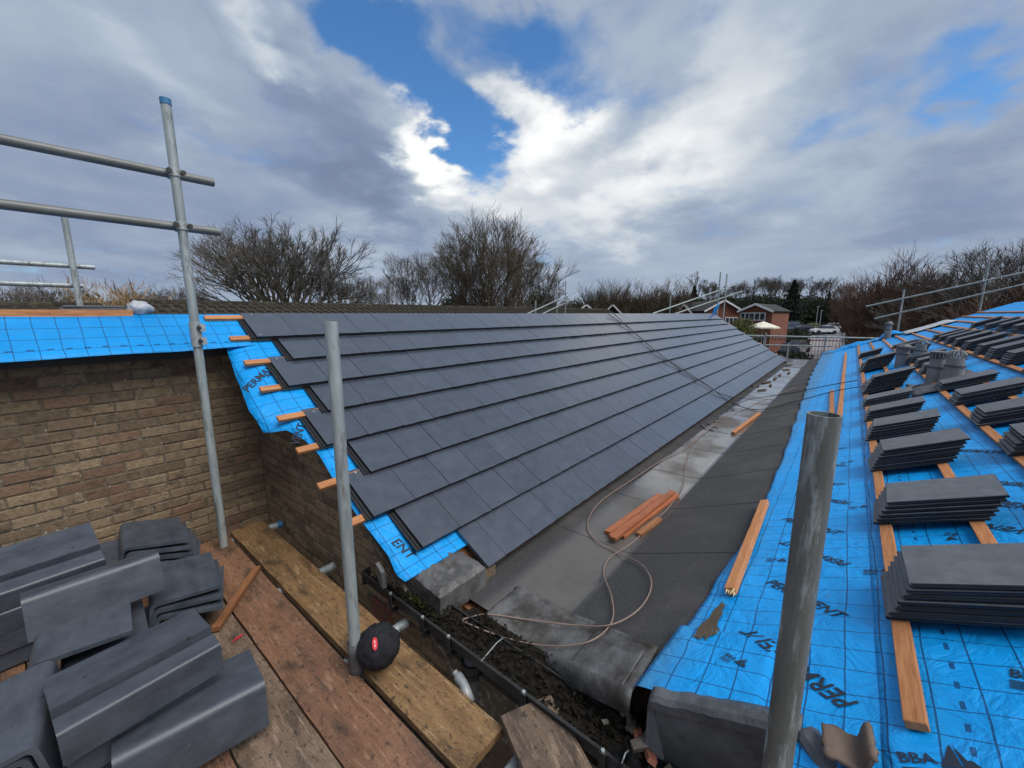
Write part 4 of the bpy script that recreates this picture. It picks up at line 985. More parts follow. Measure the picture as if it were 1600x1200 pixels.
# ------------------------------------------------------------------ vent pipes through the right roof
def vent(X, t, h, r, label, cowl):
    r *= .82; h *= .92; p = RP(X, t, 0); v = empty('vent_pipe', p); tag(v, label, 'vent pipe', 'vent pipes on the blue roof')
    b = MB(); b.tube([(0, 0, -.05), (0, 0, h*.55)], r*1.15, 16); b.tube([(0, 0, h*.55), (0, 0, h*.8)], r, 16); b.build('pipe', 'grey_plastic', v, True); auto_smooth(v.children[0])
    c = MB(); c.tube([(0, 0, h*.52), (0, 0, h*.58)], r*1.22, 16); c.build('collar', 'dark_plastic', v)
    if cowl == 'cage':
        for i in range(12):
            a = 2*math.pi*i/12; q = MB(); q.tube([(r*.95*math.cos(a), r*.95*math.sin(a), h*.8), (r*1.05*math.cos(a), r*1.05*math.sin(a), h*.9), (r*.6*math.cos(a), r*.6*math.sin(a), h*1.0), (0, 0, h*1.03)], r*.10, 5); q.build('cowl_bar', 'grey_plastic', v)
    elif cowl == 'slot':
        q = MB(); q.tube([(0, 0, h*.99), (0, 0, h*1.03)], r*1.12, 16); q.build('cap', 'grey_plastic', v)
        q = MB(); q.tube([(0, 0, h*.8), (0, 0, h*.99)], r*.8, 12); q.build('cowl_core', 'dark_plastic', v)
        for i in range(14):
            a = 2*math.pi*i/14; q = MB(); q.tube([(r*1.05*math.cos(a), r*1.05*math.sin(a), h*.8), (r*1.05*math.cos(a), r*1.05*math.sin(a), h*.99)], r*.08, 4); q.build('cowl_bar', 'grey_plastic', v)
    else:
        q = MB(); q.tube([(0, 0, h*.8), (0, 0, h*.9)], r*1.35, 14); q.tube([(0, 0, h*.9), (0, 0, h*1.02)], r*1.35, 14, r2=r*.5); q.build('cap', 'dark_plastic', v)
    return v
vent(7.15, 2.03, .44, .085, 'grey vent pipe with slotted cap, front left of the closest pair on the blue roof', 'slot')
vent(6.98, 2.17, .42, .095, 'wider grey vent pipe with caged cowl, right of the closest pair on the blue roof', 'cage')
vent(9.9, 1.92, .42, .10, 'plain grey vent stub behind the pair, beside the tall slate stack', '')
vent(9.7, 2.12, .44, .09, 'grey vent pipe with caged cowl standing behind the closest pair', 'cage')
vent(18.4, 2.13, .62, .10, 'lone grey vent pipe with dark round cap at the far end of the blue roof', '')
def fsh(u, v):
    X = 6.55+.85*u; t = 1.80+.62*v; return RP(X, t, .02+.05*max(0, nz(X*6, t*6, 3))+.02*nz(X*15, t*15)+.03*math.sin(v*6)*math.sin(u*5)), (u, v)
fo = empty('flashing_sheet', RP(6.97, 2.1)); tag(fo, 'crumpled dark lead flashing around the closest pair of vent pipes', 'flashing')
sheet('crumpled_lead', fsh, 0, 1, 0, 1, 18, 16, 'lead_dark', fo, Vector(fo.location), .004)

# ------------------------------------------------------------------ scaffold boards
def sboard(x0, x1, y0, y1, z, m, label, sk=0.0, band=False):
    L_ = math.hypot(y1-y0, sk); w = x1-x0
    b = MB(); nu, nv = 40, 6; th = .038
    top = []; bot = []
    for i in range(nu+1):
        for j in range(nv+1):
            y = -L_/2+L_*i/nu; x = -w/2+w*j/nv
            e = .004*nz(y*6, 1.5*j, x0*7)*(1 if j in (0, nv) else 0); zz = .0025*nz(y*2.5, x*8, x0*9)-(.0035 if j in (0, nv) else 0)
            top.append((x+e, y, zz)); bot.append((x+e, y, -th))
    n = nv+1; o = len(top); fs = []
    for i in range(nu):
        for j in range(nv): fs.append((i*n+j, i*n+j+1, (i+1)*n+j+1, (i+1)*n+j))
        fs.append((i*n, (i+1)*n, o+(i+1)*n, o+i*n)); fs.append(((i+1)*n+nv, i*n+nv, o+i*n+nv, o+(i+1)*n+nv))
    for j in range(nv): fs.append((j+1, j, o+j, o+j+1)); fs.append((nu*n+j, nu*n+j+1, o+nu*n+j+1, o+nu*n+j))
    fs.append((o, o+nu*n, o+nu*n+nv, o+nv))
    b.add(top+bot, fs); ob = b.build('scaffold_board', m, None, True); auto_smooth(ob, 40)
    ob.location = ((x0+x1)/2, (y0+y1)/2, z); ob.rotation_euler = (0, 0, math.atan2(sk, y1-y0))
    tag(ob, label, 'scaffold board', 'scaffold boards'); return ob
sboard(.868, 1.100, .95, 3.66, BOARD, 'board_gold', 'golden ply-faced scaffold board nearest the gable wall', -.02)
sboard(.585, .832, -1.0, 3.62, BOARD-.004, 'board_red', 'reddish scaffold board left of the gap where the middle tube stands', -.035)
sboard(.325, .578, -1.2, 3.7, BOARD-.006, 'board_grey', 'muddy brown scaffold board beside the pile of grey verge tiles', -.02)
sboard(.07, .318, -1.2, 3.7, BOARD-.004, 'board_red', 'scaffold board mostly hidden under the front of the verge tile pile')
sboard(-.185, .062, -1.2, 3.72, BOARD-.005, 'board_grey', 'scaffold board under the middle of the verge tile pile')
sboard(-.44, -.193, -1.2, 3.7, BOARD-.004, 'board_red', 'scaffold board under the left edge of the verge tile pile')
sboard(-.70, -.448, -1.2, 3.7, BOARD-.005, 'board_grey', 'leftmost scaffold board at the edge of the picture')
sb = sboard(.98, 1.22, -.35, .93, BOARD+.041, 'board_grey', 'short dark scaffold board end lapped over the golden board at the gutter', .0)
sb.location = (1.095, .36, BOARD+.048); sb.rotation_euler = (R_(1.0), 0, R_(-27))
sb.location = (.87, .36, BOARD+.05)
pcl = Vector((1.19, .905, BOARD+.05)); dirv = Vector((-math.sin(R_(27)), -math.cos(R_(27)), 0)); sb.location = Vector((1.194-.0, .905, BOARD+.052))+dirv*.64; sb.rotation_euler = (0, 0, R_(-27))
# red paint dab
X0 = onz(372, 997, BOARD); b = MB(); b.add([(X0.x+dx, X0.y+dy, BOARD+.002) for dx, dy in ((-.03, -.012), (0, -.006), (.028, .004), (.03, .012), (.0, .010), (-.02, .0))], [tuple(range(6))])
o = b.build('paint_mark', 'red_badge'); tag(o, 'small red paint mark on the scaffold board', 'paint mark')
timber((.475, 2.50, BOARD+.004), (.83, 2.93, BOARD+.004), .04, .03, m='old_timber', label='short orange batten offcut lying on the scaffold boards beside the tile pile')

# ------------------------------------------------------------------ scaffold tubes
TR = .0272
def tube_thing(p, q, label, m='steel', r=TR, hollow=False, cap=None, group='scaffold tubes', n=20):
    p, q = Vector(p), Vector(q); d = q-p
    root = empty('scaffold_tube', p) if (cap or hollow) else None
    b = MB(); off = p
    b.tube([(0, 0, 0), d], r, n, caps=not hollow)
    if hollow:
        dn = d.normalized(); k = len(b.v); a = dn.orthogonal().normalized(); c = dn.cross(a)
        ring = lambda s, base: [base+a*(s*math.cos(2*math.pi*j/n))+c*(s*math.sin(2*math.pi*j/n)) for j in range(n)]
        o0 = len(b.v); b.v += [tuple(v) for v in ring(r, d)+ring(r*.86, d)+ring(r*.86, d-dn*.3)]
        for j in range(n):
            j2 = (j+1) % n; b.f.append((o0+j, o0+j2, o0+n+j2, o0+n+j)); b.f.append((o0+n+j, o0+n+j2, o0+2*n+j2, o0+2*n+j))
    o = b.build('shaft' if root else 'scaffold_tube', m, root, True); auto_smooth(o, 40)
    if root is None: o.location = p
    if cap:
        c = MB(); dn = d.normalized(); c.tube([d-dn*.03, d+dn*.006], r*1.1, 18); cc = c.build('end_cap', cap, root); auto_smooth(cc, 40)
    t = root or o; tag(t, label, 'scaffold tube', group); return t
def coupler(p, axis_a, label, r=TR, sleeve=False):
    c = empty('scaffold_coupler', p); tag(c, label, 'coupler', 'scaffold couplers')
    a = Vector(axis_a).normalized(); o1 = a.orthogonal().normalized()
    if sleeve:
        b = MB(); b.tube([a*-.085, a*.085], r*1.28, 18); s = b.build('sleeve', 'coupler', c); auto_smooth(s)
        for k in (-1, 1):
            q = MB(); fl_ = Vector((.6374, -.7705, 0)); q.box(fl_*(r*1.28+.012)+a*(.045*k), (.03, .03, .05)); q.build('flange', 'coupler', c)
            q = MB(); q.tube([fl_*(r*1.28+.008)+a*(.045*k)-Vector((.77, .64, 0))*.03, fl_*(r*1.28+.008)+a*(.045*k)+Vector((.77, .64, 0))*.02], .013, 6); q.build('bolt', 'bolt', c)
    else:
        for ax, off in ((Vector((0, 0, 1)), 0), (Vector((1, 0, 0)), 1)):
            b = MB(); cc = Vector((0, .0, 0)) if not off else Vector((0, 2*r, 0)); b.tube([cc-ax*.026, cc+ax*.026], r*1.24, 18); s = b.build('clamp_band', 'coupler', c); auto_smooth(s)
        for k in (-1, 1):
            q = MB(); q.tube([(k*r*1.35-.0, -.03, .0), (k*r*1.35, .045, .0)], .010, 8); q.build('bolt', 'coupler', c)
            q = MB(); q.tube([(k*r*1.35, -.042, 0), (k*r*1.35, -.028, 0)], .016, 6); q.build('nut', 'bolt', c)
    return c
PX, PY = .782, 3.465
tube_thing((PX, PY, -2.6), (PX, PY, 1.32), 'tall upright scaffold tube with blue cap in front of the brick wall', cap='blue_cap')
coupler((PX, PY, -.14), (0, 0, 1), 'bolted sleeve coupler joining the tall upright tube at the blue eaves', sleeve=True)
RZ1, RZ2 = .895, .568
ry = PY+2*TR
tube_thing((-3.2, ry, RZ1), (1.005, ry, RZ1), 'upper horizontal guard rail tube crossing the tall capped upright', 'steel_rail')
tube_thing((-3.2, ry, RZ2), (1.005, ry, RZ2), 'lower horizontal guard rail tube crossing the tall capped upright', 'steel_rail')
coupler((PX, PY, RZ1), (0, 0, 1), 'right angle coupler clamping the upper guard rail to the upright')
coupler((PX, PY, RZ2), (0, 0, 1), 'right angle coupler clamping the lower guard rail to the upright')
tube_thing((.847, 1.69, -2.6), (.847, 1.69, -.032), 'short worn upright tube standing in front of the slate verge', hollow=True)
tube_thing((.945, .021, -2.6), (.945, .021, -.186), 'dark open-topped upright tube closest to the camera on the right', 'steel_dark', hollow=True, n=32)
for y, x0, lab in ((3.62, .2, 'blue capped putlog tube under the boards nearest the inside corner'), (2.69, .2, 'putlog tube under the boards halfway along the gable wall'), (1.83, .2, 'putlog tube under the boards beside the black wrapped bundle'), (.85, .2, 'putlog tube under the near end of the golden board')):
    tube_thing((x0-.9, y, BOARD-.072), (1.235, y, BOARD-.072), lab, cap='blue_cap' if y > 3 else None)
tube_thing((.875, -1.2, BOARD-.13), (.875, 3.8, BOARD-.13), 'long ledger tube running below the gap between the boards', 'steel_dark')
# small clear plastic piece behind the golden board
pb = empty('plastic_bottle', (1.165, 1.27, -1.80)); tag(pb, 'crumpled clear plastic bottle wedged below the gutter', 'plastic bottle')
b = MB(); b.tube([(-.02, -.06, -.03), (-.01, -.03, -.005), (0, 0, .012), (.005, .035, .02), (.006, .05, .022)], .026, 12); b.v = [(x+.006*nz(x*60, y*60), y, z+.006*nz(z*60, y*50)) for x, y, z in b.v]; b.build('body', 'clear_plastic', pb, True)
b = MB(); b.tube([(.008, .05, .022), (.010, .075, .026)], .015, 10); b.build('neck', 'clear_plastic', pb)
# black wrapped bundle
bu = empty('wrapped_bundle', (.925, 1.612, -1.60)); tag(bu, 'round black cloth wrapped bundle with red oval badge tied to the middle tube', 'bundle')
b = MB(); nu, nv = 48, 28
for i in range(nu):
    for j in range(nv+1):
        a = 2*math.pi*i/nu; t = math.pi*j/nv; d = Vector((math.sin(t)*math.cos(a), math.sin(t)*math.sin(a), math.cos(t)))
        r = .104*(1+.07*nz(d.x*3, d.y*3, d.z*3)-.05*abs(nz(d.x*5, d.y*5, d.z*5+3))-.03*abs(nz(d.x*12, d.y*12, d.z*12))-.045*math.exp(-((abs(d.dot(Vector((.80, -.55, .2))))-.05)/.03)**2)-.02*abs(math.sin(7*a+3*nz(d.x*2, d.z*2)))*math.sin(t)+.014*nz(d.x*9, d.y*9, d.z*9)+.02*math.exp(-((d.z-.1)/.05)**2)*0)
        b.v.append((d.x*r, d.y*r, d.z*r*.98))
for i in range(nu):
    for j in range(nv): b.f.append((i*(nv+1)+j, i*(nv+1)+j+1, ((i+1) % nu)*(nv+1)+j+1, ((i+1) % nu)*(nv+1)+j))
o = b.build('cloth_wrap', 'cloth', bu, True); fixn(o.data)
vd = (-Vector(bu.location)).normalized(); rt = vd.cross(Vector((0, 0, 1))).normalized()*-1; up = rt.cross(vd).normalized()*-1
if up.z < 0: up = -up
bd = MB(); c0 = (vd*1.0-rt*.14*(1 if rt.dot(RIGHT) > 0 else -1)+up*.10).normalized()
x_ = c0.cross(up).normalized(); y_ = x_.cross(c0).normalized()
pts = [c0*.112+x_*(.0125*math.cos(k*math.pi/10))+y_*(.027*math.sin(k*math.pi/10)) for k in range(20)]
bd.add(pts+[p*.96 for p in pts], [tuple(range(20))]+[(k, (k+1) % 20, 20+(k+1) % 20, 20+k) for k in range(20)]); bo = bd.build('badge', 'red_badge', bu)
bm_ = MB(); bm_.add([c0*.1135+x_*dx+y_*dy for dx, dy in ((-.004, -.014), (.003, -.013), (.001, .0), (.005, .014), (-.003, .013), (-.001, .001))], [tuple(range(6))]); bm_.build('badge_mark', 'badge_mark', bo)
tp = MB(); tp.tube([(.847-.925, 1.69-1.612, -.16), (.847-.925, 1.69-1.612, -.10), (.847-.925, 1.69-1.612, -.03), (.847-.925, 1.69-1.612, .03)], .036, 14)
tp.v = [(x+.004*nz(x*40, z*30), y+.004*nz(y*40, z*33), z) for x, y, z in tp.v]; tp.build('tape_wrap', 'tape', bu, True)

# ------------------------------------------------------------------ pile of angled verge tiles
def arc(cx, cy, r, a0, a1, n): return [(cx+r*math.cos(R_(a0+(a1-a0)*k/n)), cy+r*math.sin(R_(a0+(a1-a0)*k/n))) for k in range(n+1)]
def verge_profile(step, wid=.30, leg=.15, th=.017):
    # y: across the plate (0 = corner, -wid = far edge), z up; leg goes down at y = 0
    if step:
        out = [(-wid, 0), (-.098, 0), (-.096, -.042), (-.082, -.042), (-.078, -.024), (-.014, -.030)]+arc(-.014, -.044, .014, 90, 0, 4)+[(0, -leg)]
        inn = [(-th, -leg), (-th, -.072)]+arc(-th-.014, -.072, .014, 0, 90, 3)[1:]+[(-wid, -.056)]
    else:
        out = [(-wid, 0), (-.032, .0)]+arc(-.032, -.032, .032, 90, 0, 7)[1:]+[(.0, -leg)]
        inn = [(-th, -leg), (-th, -.036)]+arc(-th-.017, -.036, .017, 0, 90, 5)[1:]+[(-wid, -th)]
    return out+inn
VT = {}
def verge_mesh(step, wid, leg, L_=.45):
    key = (step, wid, leg, L_)
    if key in VT: return VT[key]
    pr_ = verge_profile(step, wid, leg); n = len(pr_); b = MB(); segs = 10
    for i in range(segs+1):
        x = -L_/2+L_*i/segs
        for (y, z) in pr_: b.v.append((x+(.0012*nz(y*60, z*60, i) if i in (0, segs) else 0), y+.0010*nz(x*8, y*20), z+.0008*nz(x*9, z*20, 3)))
    for i in range(segs):
        for j in range(n): b.f.append((i*n+j, i*n+(j+1) % n, (i+1)*n+(j+1) % n, (i+1)*n+j))
    b.f.append(tuple(range(n-1, -1, -1))); b.f.append(tuple(segs*n+j for j in range(n)))
    me = b.mesh('verge_tile', 'verge_tile'); fixn(me); me.polygons.foreach_set('use_smooth', [True]*len(me.polygons)); me.set_sharp_from_angle(angle=R_(30)); VT[key] = me
    return me
def vtile(label, loc, rot, step=True, wid=.30, leg=.15, holes=()):
    me = verge_mesh(step, wid, leg)
    if holes:
        t = empty('verge_tile', loc); o = link('shell', me, t)
        for (hx, hy) in holes:
            b = MB(); b.tube([(hx, hy, -.004), (hx, hy, .0012)], .006, 10); b.build('nail_hole', 'fascia', t)
    else: t = link('verge_tile', me)
    t.location = loc; t.rotation_euler = [R_(a) for a in rot]; tag(t, label, 'verge tile', 'verge tiles piled on the scaffold'); return t
# orientation: local x = tile length, local -y = plate, local -z = leg
vtile('grey angled verge tile on top at the front, with two nail holes', (.135, 1.815, -1.285), (2, 0, 184), True, .30, .15, holes=((.13, -.19), (-.15, -.10)))
vtile('dark smooth-cornered verge tile at the very front, lowest below the two-hole tile', (.235, 1.715, -1.475), (7, -2, 174), False, .28, .19)
vtile('verge tile under the two-hole tile at the front of the pile', (.14, 1.86, -1.44), (0, 0, 184), True, .28, .12)
vtile('verge tile lying flat at the bottom front of the pile', (.05, 1.98, -1.57), (0, 0, 178), True, .28, .13)
vtile('smooth verge tile seen end-on at the lower left corner of the picture', (-.105, 2.06, -1.335), (8, 0, -97), False, .28, .17)
vtile('verge tile nested inside the end-on tile at the lower left corner', (-.128, 2.065, -1.362), (8, 0, -97), False, .25, .14)
vtile('third verge tile nested deepest at the lower left corner', (-.150, 2.07, -1.389), (8, 0, -97), False, .22, .11)
vtile('verge tile at the bottom of the lower left corner of the pile', (-.30, 2.10, -1.57), (0, 0, -94), False, .25, .14)
vtile('verge tile leaning on edge across the middle of the pile, scratched face outward', (.085, 2.575, -1.185), (16, -1, 181), False, .14, .19)
vtile('dark verge tile seen end-on under the leaning middle tile', (-.125, 2.52, -1.335), (4, 0, 84), False, .30, .16)
vtile('verge tile below the end-on tile in the middle of the pile', (-.06, 2.55, -1.44), (2, 0, 86), False, .28, .13)
vtile('verge tile at the bottom of the middle of the pile', (-.02, 2.56, -1.57), (0, 0, 90), False, .28, .14)
vtile('flat grey verge tile with one nail hole at the upper left of the pile', (-.085, 2.93, -1.265), (-14, 0, 183), True, .33, .15, holes=((-.13, -.14),))
vtile('verge tile directly under the upper left one-hole tile', (-.075, 2.95, -1.37), (-10, 0, 182), True)
vtile('verge tile third from the top at the upper left of the pile', (-.08, 2.97, -1.47), (-6, 0, 181), True)
vtile('verge tile at the bottom left against the wall side of the pile', (-.08, 3.0, -1.57), (0, 0, 181), True, .30, .14)
for k in range(5):
    vtile('%s of five verge tiles nested beside the brick wall' % ['outermost', 'second outermost', 'middle', 'second innermost', 'innermost'][k], (.245+.020*k, 3.36-.012*k, -1.355-.036*k), (13+1.5*k, 2, 84-2.2*k), False, .31-.004*k, .17-.012*k)
vtile('small verge tile tucked behind between the upper left tile and the nested five', (.115, 3.34, -1.45), (4, 0, 82), False, .24, .14)
vtile('verge tile at the bottom below the small tucked tile', (.12, 3.36, -1.57), (0, 0, 84), False, .24, .14)
for k in range(3):
    vtile('%s of three nested verge tiles at the right end of the pile' % ['top', 'middle', 'lowest'][k], (.275+.022*k, 2.80-.012*k, -1.455-.034*k), (6+3*k, 1, 82-4*k), False, .30-.01*k, .16-.015*k)
vtile('dark verge tile standing on end at the left edge against the brick wall', (-.27, 3.70, -1.45), (0, 86, 20), False, .2, .13)

# ------------------------------------------------------------------ things on the ridge
b = MB(); nu, nv = 20, 10
for i in range(nu+1):
    for j in range(nv+1):
        u, v = i/nu, j/nv; a = 2*math.pi*u; t = math.pi*v; d = Vector((math.sin(t)*math.cos(a), math.sin(t)*math.sin(a), math.cos(t))); r = 1+.35*nz(d.x*2.5, d.y*2.5, d.z*2.5)+.2*nz(d.x*7, d.y*7, d.z*7)
        b.v.append((d.x*.075*r, d.y*.06*r, d.z*.055*r))
for i in range(nu):
    for j in range(nv): b.f.append((i*(nv+1)+j, i*(nv+1)+j+1, (i+1)*(nv+1)+j+1, (i+1)*(nv+1)+j))
o = b.build('plastic_bag', 'bag', None, True); o.location = (.62, 4.19, .035); tag(o, 'crumpled white plastic bag lying on the ridge beside the orange ridge board', 'plastic bag')
for k in range(3):
    b = MB(); b.rbox((0, 0, 0), (.33, .30, .016), .003); o = b.build('slate', 'stack_slate'); o.location = (.36+.01*k, 4.36, .003+.018*k); o.rotation_euler = (R_(-4), 0, .03*k)
    tag(o, '%s slate of the small stack on the ridge behind the orange ridge board' % ['lowest', 'middle', 'topmost'][k], 'slate', 'slates stacked on the ridge')

# ------------------------------------------------------------------ far scaffolding
def at(px, py, dist):
    r = ray(px, py); h = math.hypot(r.x, r.y); return r*(dist/h)
def post(px, y0, y1, dist, label, r=.03): 
    p = at(px, y1, dist); return tube_thing((p.x, p.y, at(px, y0, dist).z), p, label, 'steel', r, n=10, group='far scaffold tubes')
def rail(p0, d0, p1, d1, label, r=.03): return tube_thing(at(*p0, d0), at(*p1, d1), label, 'steel', r, n=10, group='far scaffold tubes')
p = at(113, 410, 7.2)
tube_thing((p.x, p.y, -2.5), (p.x, p.y, at(100, 338, 7.2).z), 'thinner upright scaffold tube beyond the ridge on the far left', r=.03)
p1, p2 = at(148, 418, 7.3), at(130, 447, 7.3)
tube_thing((p1.x-5, p1.y, p1.z), p1, 'upper guard rail on the far left upright beyond the ridge', r=.028)
tube_thing((p2.x-5, p2.y, p2.z), p2, 'lower guard rail on the far left upright beyond the ridge', r=.028)
post(871, 520, 431, 21, 'left of two thin uprights poking above the ridge near the bare thicket')
post(884, 520, 439, 22, 'right of two thin uprights poking above the ridge near the bare thicket')
rail((818, 493), 19, (902, 455), 24, 'upper sloping rail beside the two thin uprights above the ridge')
rail((842, 493), 19, (905, 463), 24, 'lower sloping rail beside the two thin uprights above the ridge')
rail((870, 456), 21, (886, 458), 22, 'short upper transom between the two thin uprights'); rail((870, 469), 21, (896, 470), 22.5, 'short lower transom between the two thin uprights')
post(837, 505, 470, 20, 'stub upright left of the two thin uprights above the ridge')
post(1048, 520, 461, 20, 'upright tube left of the blue scrap with sloping rails above the ridge')
post(1126, 540, 425, 21, 'left of two tall uprights beside the blue scrap at the far ridge end'); post(1136, 540, 428, 23, 'right of two tall uprights beside the blue scrap at the far ridge end')
rail((1020, 490), 18.5, (1160, 441), 25, 'upper sloping guard rail behind the far end of the slate roof'); rail((1050, 492), 18.5, (1160, 455), 25, 'lower sloping guard rail behind the far end of the slate roof')
# right-hand scaffold beyond the blue roof
post(1413, 545, 452, 20.5, 'upright tube beyond the blue roof nearest the lone vent'); post(1546, 520, 405, 20.5, 'taller upright tube beyond the blue roof at the far right')
rail((1353, 479), 20.5, (1640, 417), 20.5, 'upper sloping guard rail beyond the blue roof on the right'); rail((1366, 498), 20.4, (1640, 435), 20.4, 'lower sloping guard rail beyond the blue roof on the right')
# cross rails at the end of the valley
rail((1150, 524), 19.8, (1385, 529), 19.8, 'upper cross rail at the far end of the valley'); rail((1180, 539), 19.9, (1300, 541), 19.9, 'lower cross rail at the far end of the valley'); rail((1208, 561), 18.8, (1276, 565), 18.8, 'white toe rail across the far end of the valley')
post(1197, 580, 520, 19.7, 'left upright of the rails at the far end of the valley'); post(1291, 560, 522, 19.7, 'middle upright of the rails at the far end of the valley'); post(1319, 560, 520, 19.9, 'right upright of the rails at the far end of the valley'); post(1232, 575, 537, 20.1, 'short upright under the rails at the far end of the valley')

# black railings beyond
fence = empty('metal_railing', gp(1260, 24)); tag(fence, 'black upright-bar metal railing beyond the far end of the valley', 'railing'); FO = Vector(fence.location)
pa, pb_ = at(1150, 560, 24), at(1365, 560, 24); zt = at(1260, 527, 24).z; zb = -3.6
n = 44
for k in range(n):
    q = pa.lerp(pb_, k/(n-1)); b = MB(); b.box((0, 0, 0), (.016, .016, zt-zb)); o = b.build('upright_bar', 'iron', fence); o.location = Vector((q.x, q.y, (zt+zb)/2))-FO
for z in (zt-.12, (zt+zb)/2, zb+.1):
    b = MB(); b.tube([Vector((pa.x, pa.y, z))-FO, Vector((pb_.x, pb_.y, z))-FO], .022, 6); b.build('cross_bar', 'iron', fence)

# ------------------------------------------------------------------ neighbour's mossy tiled roof beyond the ridge
def tiled_house(name, label, x0, x1, yr, zr, depth, pitch, wall=2.4):
    h = empty(name, ((x0+x1)/2, yr, GROUND)); HO = Vector(h.location); tag(h, label, 'building')
    dz = depth*math.tan(pitch)
    b = MB(); b.box(Vector(((x0+x1)/2, yr, (zr-dz+GROUND)/2))-HO, (x1-x0-.6, depth*2-.6, zr-dz-GROUND)); b.build('wall', 'far_brick', h)
    for s in (-1, 1):
        b = MB(); g_ = .34; nrow = int(depth/math.cos(pitch)/g_)
        rf = None
        prof_ = []
        for k in range(nrow+1):
            t = k*g_; y = yr+s*t*math.cos(pitch); z = zr-t*math.sin(pitch)
            prof_ += [(y, z), (y+s*g_*math.cos(pitch), z-g_*math.sin(pitch)+.035)]
        prof2 = [(y, z-.12) for y, z in prof_]
        b.extrude(prof_+prof2[::-1], x0-HO.x, x1-HO.x, c=(0, -HO.y, -HO.z)); o = b.build('roof_slope', 'mossy_tile', h); fixn(o.data)
        # rolls of the interlocking tiles
        if s < 0:
            r = MB(); nx = int((x1-x0)/.30)
            for k in range(min(nrow, 5)):
                for i in range(nx):
                    t = k*g_; y = yr+s*(t+.17)*math.cos(pitch); z = zr-(t+.17)*math.sin(pitch)+.03
                    M_ = Matrix.Rotation(-s*pitch*-1, 3, 'X')
                    r.box(Vector((x0+.15+i*.3+(.15 if k % 2 else 0), y, z))-HO, (.11, .34, .05), Matrix.Rotation(pitch, 3, 'X'))
            q = r.build('tile_rolls', 'mossy_tile', h); q['kind'] = 'stuff'
    for i in range(int((x1-x0)/.45)):
        r = MB(); r.tube([(0, 0, 0), (.44, 0, 0)], .11, 8); o = r.build('ridge_tile', 'mossy_tile', h); o.location = Vector((x0+.02+i*.45, yr, zr-.03))-HO
    return h
tiled_house('tiled_house', 'long low building with dark mossy tiled roof just beyond the ridge', at(207, 480, 17).x, 34, 17, .36, 5.0, R_(27))
tiled_house('tiled_house', 'low mossy tiled roof at the far left behind the orange ridge board', -16, at(186, 484, 16).x, 16, .22, 4.6, R_(27))

# ------------------------------------------------------------------ far houses
def gable_house(px0, px1, dist, ridge_py, eave_py, depth, label, windows=(), yaw=0.0, wallm='far_brick', roofm='far_roof', barge=True, cat='house'):
    c = at((px0+px1)/2, 490, dist); c.z = GROUND; k = dist/ (HEAD.x*ray((px0+px1)/2, 490).x+HEAD.y*ray((px0+px1)/2, 490).y) if False else 1
    a, b_ = at(px0, 490, dist), at(px1, 490, dist); w = (b_-a).length
    zr = at((px0+px1)/2, ridge_py, dist).z; ze = at((px0+px1)/2, eave_py, dist).z
    h = empty('gabled_house', c); tag(h, label, cat, 'houses beyond the roofs')
    d = (b_-a).normalized(); ang = math.atan2(d.y, d.x)+yaw; h.rotation_euler = (0, 0, ang)     # local x across the gable, local y away
    H0 = ze-GROUND; H1 = zr-GROUND
    m = MB(); m.add([(-w/2, 0, 0), (w/2, 0, 0), (w/2, 0, H0), (0, 0, H1), (-w/2, 0, H0), (-w/2, depth, 0), (w/2, depth, 0), (w/2, depth, H0), (0, depth, H1), (-w/2, depth, H0)],
        [(0, 1, 2, 3, 4), (9, 8, 7, 6, 5), (0, 5, 6, 1), (1, 6, 7, 2), (4, 9, 5, 0)]); m.build('wall', wallm, h)
    for s in (-1, 1):
        dx, dz = -s*w/2, H1-H0; n_ = Vector((s*dz, 0, w/2)).normalized()*.14
        e = Vector((s*w/2*1.08, 0, H0-dz*.08)); r0 = Vector((0, 0, H1)); v = []
        for y in (-.35, depth+.3):
            for base in (e, r0): v += [Vector((base.x, y, base.z))+n_*.1, Vector((base.x, y, base.z))+n_]
        m = MB(); m.add(v, [(0, 2, 3, 1), (4, 5, 7, 6), (0, 1, 5, 4), (2, 6, 7, 3), (1, 3, 7, 5), (0, 4, 6, 2)]); rf = m.build('roof_slope', roofm, h); fixn(rf.data)
        if barge:
            m = MB(); v = []
            for y in (-.43, -.36):
                for base in (e, r0): v += [Vector((base.x, y, base.z))-n_*.35, Vector((base.x, y, base.z))+n_*1.1]
            m.add(v, [(0, 2, 3, 1), (4, 5, 7, 6), (0, 1, 5, 4), (2, 6, 7, 3), (1, 3, 7, 5), (0, 4, 6, 2)]); bo = m.build('barge_board', 'white_paint', h); fixn(bo.data)
    for (wx, wz, ww, wh) in windows:
        f = MB(); x0, z0 = wx*w/2, H0*wz
        f.box((x0, -.04, z0), (ww, .1, wh)); fo_ = f.build('window', 'white_paint', h)
        for i in range(3 if ww > 1.5 else 2):
            nn_ = 3 if ww > 1.5 else 2; pw = (ww-.1)/nn_; g_ = MB(); g_.box((x0-ww/2+.05+pw*(i+.5), -.10, z0), (pw-.10, .03, wh-.18)); g_.build('pane', 'glass', fo_)
    return h
gable_house(1154, 1207, 52, 476, 487, 8, 'red brick two-storey house with white barge boards and windows behind the bush', ((.12, .90, 1.6, .85), (-.62, .91, .95, .75), (.1, .40, 2.0, 1.0)), yaw=R_(-14))
gable_house(1098, 1160, 60, 470, 486, 10, 'dark roofed house left of the red brick house', ((.5, .75, 1.6, 1.1),), yaw=R_(25))
gable_house(1055, 1082, 62, 477, 491, 9, 'house gable peeping over the far slate ridge left of the blue scrap', (), yaw=R_(-10))
gable_house(1082, 1108, 66, 474, 489, 9, 'house gable just left of the tall uprights over the far ridge', (), yaw=R_(-10))
